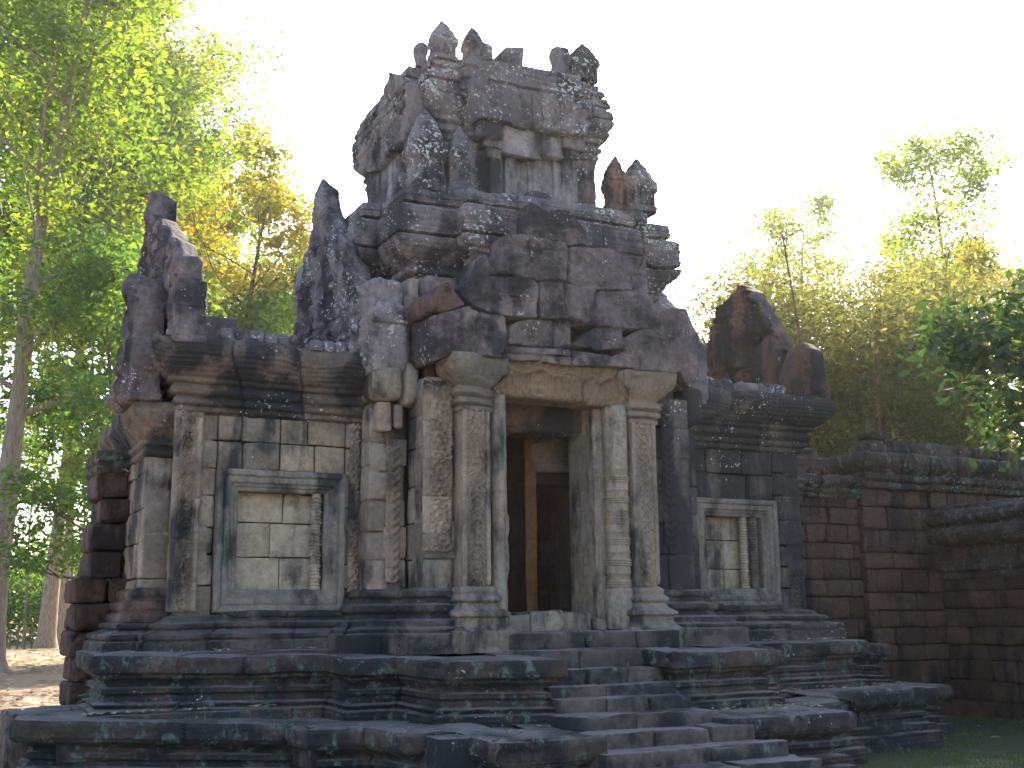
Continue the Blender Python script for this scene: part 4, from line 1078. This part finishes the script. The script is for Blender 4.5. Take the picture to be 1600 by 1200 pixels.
# ------------------------------------------------------------------ trees and plants
def tube(g, pts, rad, n=8, tint=.5, seed=0, amp=0.0):
    pts = np.array(pts, float); rad = np.array(rad, float)
    d = np.gradient(pts, axis=0); d /= np.linalg.norm(d, axis=1, keepdims=True)+1e-9
    ref = np.where(np.abs(d[:, 2:3]) > .9, np.array([[1., 0, 0]]), np.array([[0, 0, 1.]]))
    a = np.cross(d, ref); a /= np.linalg.norm(a, axis=1, keepdims=True); b = np.cross(d, a)
    th_ = np.arange(n)*2*pi/n
    v = pts[:, None]+rad[:, None, None]*(np.cos(th_)[None, :, None]*a[:, None]+np.sin(th_)[None, :, None]*b[:, None])
    v = v.reshape(-1, 3)
    if amp: v = v+vfbm(v*1.5+seed, seed, 2)*amp
    k = len(pts)
    i = (np.arange(k-1)[:, None]*n+np.arange(n)[None]).ravel(); j = (np.arange(k-1)[:, None]*n+((np.arange(n)+1) % n)[None]).ravel()
    g.add(v, np.stack([i, j, j+n, i+n], 1), tint=tint)
def leaves(g, c, rad, n, size, rs, tint0=.4, tv=.35, up=.4, droop=0.0, asp=.45):
    # n leaf quads scattered through an ellipsoid clump
    p = rs.normal(size=(n, 3))*np.array(rad)*.55+np.array(c)
    d = rs.normal(size=(n, 3)); d[:, 2] = d[:, 2]*.6-droop; d /= np.linalg.norm(d, axis=1, keepdims=True)
    nn = rs.normal(size=(n, 3)); nn[:, 2] += up; s = np.cross(d, nn); s /= np.linalg.norm(s, axis=1, keepdims=True)+1e-9
    L = size*rs.uniform(.45, 1.0, (n, 1))**2*1.9
    up_ = np.cross(s, d)
    V = np.stack([p, p+d*L*.5+s*L*asp*.5-up_*L*.04, p+d*L-up_*L*.08, p+d*L*.5-s*L*asp*.5-up_*L*.04], 1).reshape(-1, 3)
    q = np.arange(n*4).reshape(n, 4)
    t = np.clip(tint0+rs.uniform(-tv, tv, n), 0, 1)
    g.add(V, q, tint=np.repeat(t, 4))
def limb(p0, d, L, rs, bend=.25, k=6, lift=.12):
    pts = [np.array(p0, float)]; d = np.array(d, float); d /= np.linalg.norm(d)
    for i in range(k):
        d = d+rs.normal(size=3)*bend*.5+np.array([0, 0, lift]); d /= np.linalg.norm(d)
        pts.append(pts[-1]+d*L/k)
    return np.array(pts)
def tree_meshes(seed, Ht, r0, c0, spread, nleaf, ls, nl=14, droop=.1, tint0=.4, stems=1, fork=.0, lean=.04, sub=4, clump=1.0, flat=.6):
    rs = np.random.default_rng(seed)
    tg, cg = G(), G(); tips = []
    for st in range(stems):
        d = np.array([rs.normal()*lean, rs.normal()*lean, 1.0]); base = np.zeros(3)
        if stems > 1: a = st*2*pi/stems; base = np.array([cos(a)*r0*1.4, sin(a)*r0*1.4, 0]); d[:2] += np.array([cos(a), sin(a)])*fork
        tr = limb(base, d, Ht*.9, rs, bend=.07, k=14, lift=.03)
        rr = r0*(1-np.linspace(0, 1, len(tr))*.82)
        rr[0] *= 1.7; rr[1] *= 1.12
        # buttress flare at the foot
        pre = tr[0]+np.array([[0, 0, -.3]])
        pts = np.concatenate([pre, tr[:1]+np.array([[0, 0, .0]]), (tr[:1]*.75+tr[1:2]*.25), tr[1:]])
        rad = np.concatenate([[r0*1.9], [r0*1.65], [r0*1.2], rr[1:]])
        tube(tg, pts, rad, 12, seed=seed, amp=r0*.12)
        for i in range(nl):
            f = c0+(1-c0)*(i+rs.uniform(0, .9))/nl
            x = f*(len(tr)-1); k = min(int(x), len(tr)-2); p = tr[k]*(1-(x-k))+tr[k+1]*(x-k)
            a = i*2.4+rs.uniform(-.5, .5)
            prof = (1-((f-c0)/(1-c0)-.35)**2*1.3)
            L = spread*max(.35, prof)*rs.uniform(.7, 1.15)
            dd = np.array([cos(a), sin(a), .25+.6*(f-c0)/(1-c0)])
            lb = limb(p, dd, L, rs, bend=.3, k=6)
            r1 = r0*(1-f*.8)*.42
            tube(tg, lb, r1*np.linspace(1, .2, len(lb)), 6)
            tips.append((lb[-1], 1.0))
            for s_ in range(sub):
                q = lb[2+s_ % (len(lb)-2)]
                d2 = rs.normal(size=3); d2[2] = abs(d2[2])*.5; d2 += (lb[-1]-lb[0])/L*.8
                sb = limb(q, d2, L*rs.uniform(.3, .55), rs, bend=.4, k=4)
                tube(tg, sb, r1*.4*np.linspace(1, .2, len(sb)), 5)
                tips.append((sb[-1], .8)); tips.append((sb[2], .6))
    n_ = max(8, nleaf//len(tips))
    for p, s_ in tips:
        R_ = spread*.23*clump*rs.uniform(.6, 1.3)
        tn = tint0+rs.uniform(-.34, .34)
        leaves(cg, p, (R_, R_, R_*flat), int(n_*rs.uniform(.5, 1.5)), ls, rs, tn, .22, droop=droop)
    return tg, cg
def mk_tree(name, x, y, tg, cg, bark, leafm, label, cat='tree', group=None, rz=0, sc_=1.0):
    e = empty(name, (x, y, 0), rz); e.scale = (sc_,)*3
    t = bpy.data.objects.new('trunk', mesh('trunk', tg, bark)); c = bpy.data.objects.new('crown', mesh('crown', cg, leafm, smooth=False))
    for o in (t, c): sc.collection.objects.link(o); o.parent = e
    return tag(e, label, cat, group)
def cp_tree(src, x, y, label, rz, sc_=1.0, leafm=None, group=None):
    e = src.copy(); sc.collection.objects.link(e); e.location = (x, y, 0); e.rotation_euler = (0, 0, rz); e.scale = (sc_,)*3
    e['label'] = label
    if group: e['group'] = group
    for ch in src.children:
        c = ch.copy(); sc.collection.objects.link(c); c.parent = e
    return e
def at_ground(px, dist):
    p = atD(px, 960, dist); return p[0], p[1]
GL, GR = 'tall forest trees beyond the clearing', 'trees behind the enclosure wall'
big_t, big_c = tree_meshes(1, 46, .46, .42, 10.5, 66000, .28, nl=20, tint0=.5, clump=.8)
x, y = at_ground(75, 78)
big = mk_tree('forest_tree', x, y, big_t, big_c, BARK, LEAF['bright'], 'thick straight pale trunk, front one of the pair at the edge of the clearing', group=GL)
x, y = at_ground(97, 82); cp_tree(big, x, y, 'second pale trunk of the pair, flaring widely at its foot', 2.1, .98)
x, y = at_ground(185, 92); cp_tree(big, x, y, 'tall bright green tree rising straight above the short laterite stump', 4.0, 1.12)
x, y = at_ground(-90, 84); cp_tree(big, x, y, 'tall bright green tree rising out of the top left corner', 5.2, 1.15)
b2_t, b2_c = tree_meshes(2, 36, .5, .30, 8.5, 50000, .26, nl=20, tint0=.45, clump=.8)
x, y = at_ground(-12, 42)
t2_ = mk_tree('forest_tree', x, y, b2_t, b2_c, BARK, LEAF['bright'], 'nearer smooth grey trunk cut by the left edge of the picture', group=GL, sc_=.8)
x, y = at_ground(262, 72); cp_tree(t2_, x, y, 'bright green tree directly behind the left end pediment', 2.6, 1.02)
g1_t, g1_c = tree_meshes(3, 27, .34, .22, 7.0, 26000, .25, nl=18, tint0=.5, clump=.75)
x, y = at_ground(340, 54)
t3_ = mk_tree('forest_tree', x, y, g1_t, g1_c, BARKD, LEAF['gold'], 'yellowing tree seen over the left wing roof', group=GL, sc_=.86)
x, y = at_ground(432, 56); cp_tree(t3_, x, y, 'sparser yellow leaved tree close to the tower flank pediment', 2.0, .74)
d1_t, d1_c = tree_meshes(4, 12, .16, .15, 4.6, 17000, .18, nl=16, tint0=.45, droop=.25, clump=.85)
x, y = at_ground(165, 36)
t4_ = mk_tree('forest_tree', x, y, d1_t, d1_c, BARKD, LEAF['deep'], 'low dark green tree hanging over the clearing beside the stump', group=GL)
x, y = at_ground(-110, 50); cp_tree(t4_, x, y, 'mid height green tree in front of the forest at far left', 1.3, 1.3)
x, y = at_ground(385, 52); cp_tree(t4_, x, y, 'small dark green tree behind the left wing', 3.3, 1.3)
x, y = at_ground(480, 60); cp_tree(t4_, x, y, 'dark green treetop beside the foot of the tower', 4.4, 1.35)
x, y = at_ground(188, 50); cp_tree(t4_, x, y, 'dark green tree just left of the end pediment', 5.5, 1.35)
# thin saplings among the trunks
s_t, s_c = tree_meshes(5, 17, .10, .55, 2.6, 5000, .26, nl=10, tint0=.5)
first = None
for px, d, lb in [(112, 70, 'slender sapling trunk just left of the stump'), (128, 76, 'thin pale sapling leaning behind the stump'), (40, 88, 'thin sapling in the gap left of the paired trunks')]:
    x, y = at_ground(px, d)
    if first is None: first = mk_tree('sapling', x, y, s_t, s_c, BARK, LEAF['bright'], lb, group='saplings in the forest edge')
    else: cp_tree(first, x, y, lb, px*.1, 1.05)
# forest understorey, one mass
g = G(); rs = np.random.default_rng(9)
for i in range(110):
    px = rs.uniform(-160, 330); d = rs.uniform(88, 112)
    x, y = at_ground(px, d)
    leaves(g, (x, y, rs.uniform(.6, 7)), (2.6, 2.6, 2.0), 260, .42, rs, rs.uniform(.15, .6), .25)
for i in range(14):
    x, y = at_ground(rs.uniform(1150, 1750), rs.uniform(60, 95))
    leaves(g, (x, y, rs.uniform(1, 9)), (3, 3, 2.6), 220, .42, rs, rs.uniform(.2, .6), .25)
tag(obj('forest_undergrowth', g, LEAF['deep'], smooth=False), 'mass of green undergrowth filling the forest edge', 'undergrowth', kind='stuff')

# right side
def bamboo(seed, n, Ht, nleaf):
    rs = np.random.default_rng(seed); tg, cg = G(), G()
    for i in range(n):
        a = rs.uniform(0, 2*pi); r = rs.uniform(0, .5); tilt = rs.uniform(.05, .42)
        p = np.array([cos(a)*r, sin(a)*r, -.1]); d = np.array([cos(a)*tilt, sin(a)*tilt, 1.0])
        L = Ht*rs.uniform(.7, 1.1)
        st = limb(p, d, L, rs, bend=.06, k=10, lift=-.015)
        tube(tg, st, .045*np.linspace(1, .25, len(st))*rs.uniform(.7, 1.6), 6)
        for j in range(26):
            f = rs.uniform(.46, 1)**.8; x = f*10; k = min(int(x), 9); q = st[k]*(1-x+k)+st[k+1]*(x-k)
            a2 = rs.uniform(0, 2*pi); b = limb(q, (cos(a2), sin(a2), .5), rs.uniform(.4, 1.3), rs, bend=.3, k=3, lift=-.02)
            tube(tg, b, .012*np.linspace(1, .4, 4), 4)
            leaves(cg, b[-1], (.62, .62, .42), nleaf, .10, rs, rs.uniform(.1, .75), .25, droop=.4, asp=.32)
    return tg, cg
x, y = at_ground(1352, 25)
bt, bc = bamboo(21, 54, 8.6, 112)
mk_tree('bamboo_thicket', x, y, bt, bc, CULM, LEAF['bamboo'], 'dense thicket of thin reddish stems fanning out behind the laterite wall', 'bamboo')
h_t, h_c = tree_meshes(6, 34, .32, .45, 5.5, 18000, .26, nl=16, tint0=.5)
x, y = at_ground(1300, 105)
t6_ = mk_tree('forest_tree', x, y, h_t, h_c, BARKD, LEAF['bright'], 'tall pale hazy treetop above the bamboo', group=GR, sc_=1.2)
x, y = at_ground(1530, 66); cp_tree(t6_, x, y, 'broad hazy tree fading into the glare at upper right', 2.0, .86)
x, y = at_ground(1450, 84); cp_tree(t6_, x, y, 'faint tree far behind the bamboo and the higher wall', 3.7, .84)
x, y = at_ground(1500, 50); cp_tree(t3_, x, y, 'yellow green tree behind the higher stretch of wall', 4.0, .58, group=GR)
x, y = at_ground(1590, 40); cp_tree(t3_, x, y, 'grey green tree behind the right end of the wall', 5.0, .48, group=GR)
# near branch with big glossy leaves reaching in from the right
rs = np.random.default_rng(31)
tg, cg = G(), G()
x0, y0 = at_ground(1800, 16)
tr = limb((0, 0, -.2), (.02, .02, 1), 5.4, rs, bend=.06, k=10, lift=.03); tube(tg, tr, .16*np.linspace(1, .4, len(tr)), 10)
vis = [(1470, 520, 15.0), (1500, 500, 15.4), (1540, 545, 15.2), (1490, 560, 15.2), (1575, 490, 15.6), (1590, 560, 15.2), (1545, 600, 15.1), (1585, 625, 15.5), (1520, 535, 14.8), (1570, 665, 15.3), (1600, 680, 15.4), (1620, 520, 15.3), (1640, 600, 15.3), (1660, 480, 15.6), (1680, 560, 15.0), (1700, 640, 15.4), (1750, 520, 16), (1790, 600, 15), (1720, 430, 15.5), (1800, 480, 16), (1615, 470, 15.4)]
for px, py, d in vis:
    p = atD(px, py, d)-np.array([x0, y0, 0])
    z = max(1.5, p[2]-.9); k = int(np.argmin(np.abs(tr[:, 2]-z)))
    mid = (tr[k]+p)/2+np.array([0, 0, .25]); t_ = np.linspace(0, 1, 7)[:, None]
    br = (1-t_)**2*tr[k]+2*t_*(1-t_)*mid+t_**2*p
    tube(tg, br, .035*np.linspace(1, .25, 7), 6)
    leaves(cg, p, (.42, .42, .30), 150, .14, rs, rs.uniform(.3, .8), .3, up=1.2, droop=.25, asp=.42)
mk_tree('broadleaf_tree', x0, y0, tg, cg, BARKD, LEAF['glossy'], 'nearby tree with glossy dark leaves reaching in at the right edge')

# ------------------------------------------------------------------ ground cover and small things
def on_ground(x, y): return ground_h(np.array([x], float), np.array([y], float))[0]
g = G(); n = 26000
X = rs.uniform(-16, 14, n); Y = 3+rs.uniform(0, 1, n)**1.6*75
X = X+Y*.18
d_ = Y+X*.35-21
keep = (np.abs(d_) > 4.5) | (rs.uniform(size=n) < .12)
X, Y = X[keep], Y[keep]; n = len(X)
Z = ground_h(X, Y)+.03
a = rs.uniform(0, 2*pi, n); L = rs.uniform(.07, .2, n)
dx, dy = np.cos(a)*L, np.sin(a)*L
cz = rs.uniform(-.02, .05, n)
V = np.stack([np.stack([X-dx, Y-dy, Z+cz], 1), np.stack([X+dy*.45, Y-dx*.45, Z], 1), np.stack([X+dx, Y+dy, Z+cz*.5], 1), np.stack([X-dy*.45, Y+dx*.45, Z+cz], 1)], 1).reshape(-1, 3)
g.add(V, np.arange(n*4).reshape(n, 4), tint=np.repeat(rs.uniform(size=n), 4))
def litter(n, x0, x1, y0, y1, z):
    X = rs.uniform(x0, x1, n); Y = rs.uniform(y0, y1, n); a = rs.uniform(0, 2*pi, n); L = rs.uniform(.02, .055, n)
    dx, dy = np.cos(a)*L, np.sin(a)*L; Z = np.full(n, z+.02)
    V = np.stack([np.stack([X-dx, Y-dy, Z], 1), np.stack([X+dy*.5, Y-dx*.5, Z-.008], 1), np.stack([X+dx, Y+dy, Z+.012], 1), np.stack([X-dy*.5, Y+dx*.5, Z-.004], 1)], 1).reshape(-1, 3)
    g.add(V, np.arange(n*4).reshape(n, 4), tint=np.repeat(rs.uniform(size=n), 4))
for a_ in [(40, -5.4, -3.5, -1.1, -.9, .82), (40, 2.2, 4.8, -1.4, -.9, .74), (30, .7, 1.9, -3.0, -2.5, .70), (25, 5.2, 6.3, -.3, 1.5, .67), (20, 2.8, 4.4, -.75, -.5, 1.325), (15, -4.9, -3, -.8, -.5, 1.36), (10, -2.2, -1.3, -3.2, -2.6, .645)]: litter(*a_)
tag(obj('leaf_litter', g, LEAF['dry'], smooth=False), 'dry leaves scattered over the clearing and the terraces', 'leaf litter', kind='stuff')
g = G(); n = 42000
X = rs.uniform(1.5, 9.0, n); Y = rs.uniform(-5.5, 1.9, n)
den = fbm(np.stack([X, Y, 0*X], 1)*.9, 77, 3)
keep = (den > -.25+.12*(Y+2)) & ~((X < 5.1) & (Y > -1.6)) & ~((X < 6.7) & (Y > -.45)) & ~((X < 2.2) & (Y > -4.6))
X, Y = X[keep], Y[keep]; n = len(X); Z = ground_h(X, Y)
a = rs.uniform(0, 2*pi, n); hgt = rs.uniform(.02, .065, n); lx, ly = rs.normal(size=n)*.03, rs.normal(size=n)*.03
wx, wy = np.cos(a)*.006, np.sin(a)*.006
V = np.stack([np.stack([X-wx, Y-wy, Z-.005], 1), np.stack([X+wx, Y+wy, Z-.005], 1), np.stack([X+lx, Y+ly, Z+hgt], 1)], 1).reshape(-1, 3)
g.add(V, t=np.arange(n*3).reshape(n, 3), tint=np.repeat(rs.uniform(size=n), 3))
tag(obj('grass', g, LEAF['grass'], smooth=False), 'short grass at the foot of the right wall', 'grass', kind='stuff')
for px, py, s_ in [(1548, 1115, .16), (1555, 1152, .15), (1474, 1152, .12), (1530, 1132, .09), (1508, 1145, .08)]:
    d = ray(px, py); p = CAM-d*CAM[2]/d[2]
    g = G(); V = []
    an = rs.uniform(0, 6.28)
    for i in range(7):
        f = i/6; wd = .32*s_*sin(pi*min(1, f*.95+.05))
        for k in (-1, 0, 1):
            V.append((f*s_-s_/2, k*wd, .02+.35*s_*(f-.5)**2+abs(k)*wd*.5))
    V = np.array(V); c, s__ = cos(an), sin(an)
    V = np.stack([V[:, 0]*c-V[:, 1]*s__+p[0], V[:, 0]*s__+V[:, 1]*c+p[1], V[:, 2]+on_ground(p[0], p[1])], 1)
    g.add(V, grid_q(7, 3), tint=rs.uniform(.3, .9))
    tag(obj('fallen_leaf', g, LEAF['dry']), 'curled dry leaf lying on the grass at the foot of the right wall', 'leaf', 'fallen dry leaves')
# low wooden fence at the forest edge
fx, fy = at_ground(-30, 80); ex, ey = at_ground(64, 84)
F = empty('wooden_fence', ((fx+ex)/2, (fy+ey)/2, 0)); tag(F, 'low rough wooden rail fence at the edge of the forest', 'fence')
for i in range(9):
    f = i/8; g = G()
    tube(g, [(fx+(ex-fx)*f, fy+(ey-fy)*f, -.2), (fx+(ex-fx)*f+.03, fy+(ey-fy)*f, .5), (fx+(ex-fx)*f, fy+(ey-fy)*f, 1.05+.1*sin(i*3))], [.06, .055, .05], 8)
    obj('post', g, WOOD, F)
for z in (.55, .95):
    g = G(); tube(g, [(fx+(ex-fx)*t, fy+(ey-fy)*t-.07, z+.05*sin(t*9)) for t in np.linspace(0, 1, 9)], [.04]*9, 6); obj('rail', g, WOOD, F)
# distant tree line all round so that the horizon is forest
g = G()
for i in range(900):
    a = rs.uniform(0, 2*pi); d = rs.uniform(125, 165)
    px_, py_ = d*sin(a), d*cos(a)
    az = math.degrees(a)
    if 20 < az < 75 and rs.uniform() < .0: continue
    hh = rs.uniform(1, 11)
    leaves(g, (px_, py_, hh), (5, 5, 3.5), 70, 1.0, rs, rs.uniform(.1, .6), .25)
tag(obj('distant_forest', g, LEAF['deep'], smooth=False), 'distant forest closing the horizon', 'forest', kind='stuff')

# ------------------------------------------------------------------ haze
hz = bpy.data.meshes.new('haze')
bx = np.array([(x, y, z) for x in (-190, 190) for y in (-190, 190) for z in (-2.5, 62)], float)
hz.from_pydata(bx.tolist(), [], [(0, 1, 3, 2), (4, 6, 7, 5), (0, 4, 5, 1), (2, 3, 7, 6), (0, 2, 6, 4), (1, 5, 7, 3)])
ho = bpy.data.objects.new('haze', hz); sc.collection.objects.link(ho); ho['kind'] = 'stuff'
hm = bpy.data.materials.new('haze'); hm.use_nodes = True; t = hm.node_tree
t.nodes.remove(t.nodes['Principled BSDF'])
pv = t.nodes.new('ShaderNodeVolumePrincipled'); pv.inputs['Color'].default_value = (.95, .96, 1, 1); pv.inputs['Density'].default_value = .0002; pv.inputs['Anisotropy'].default_value = .65
t.links.new(pv.outputs[0], t.nodes['Material Output'].inputs['Volume']); hz.materials.append(hm)
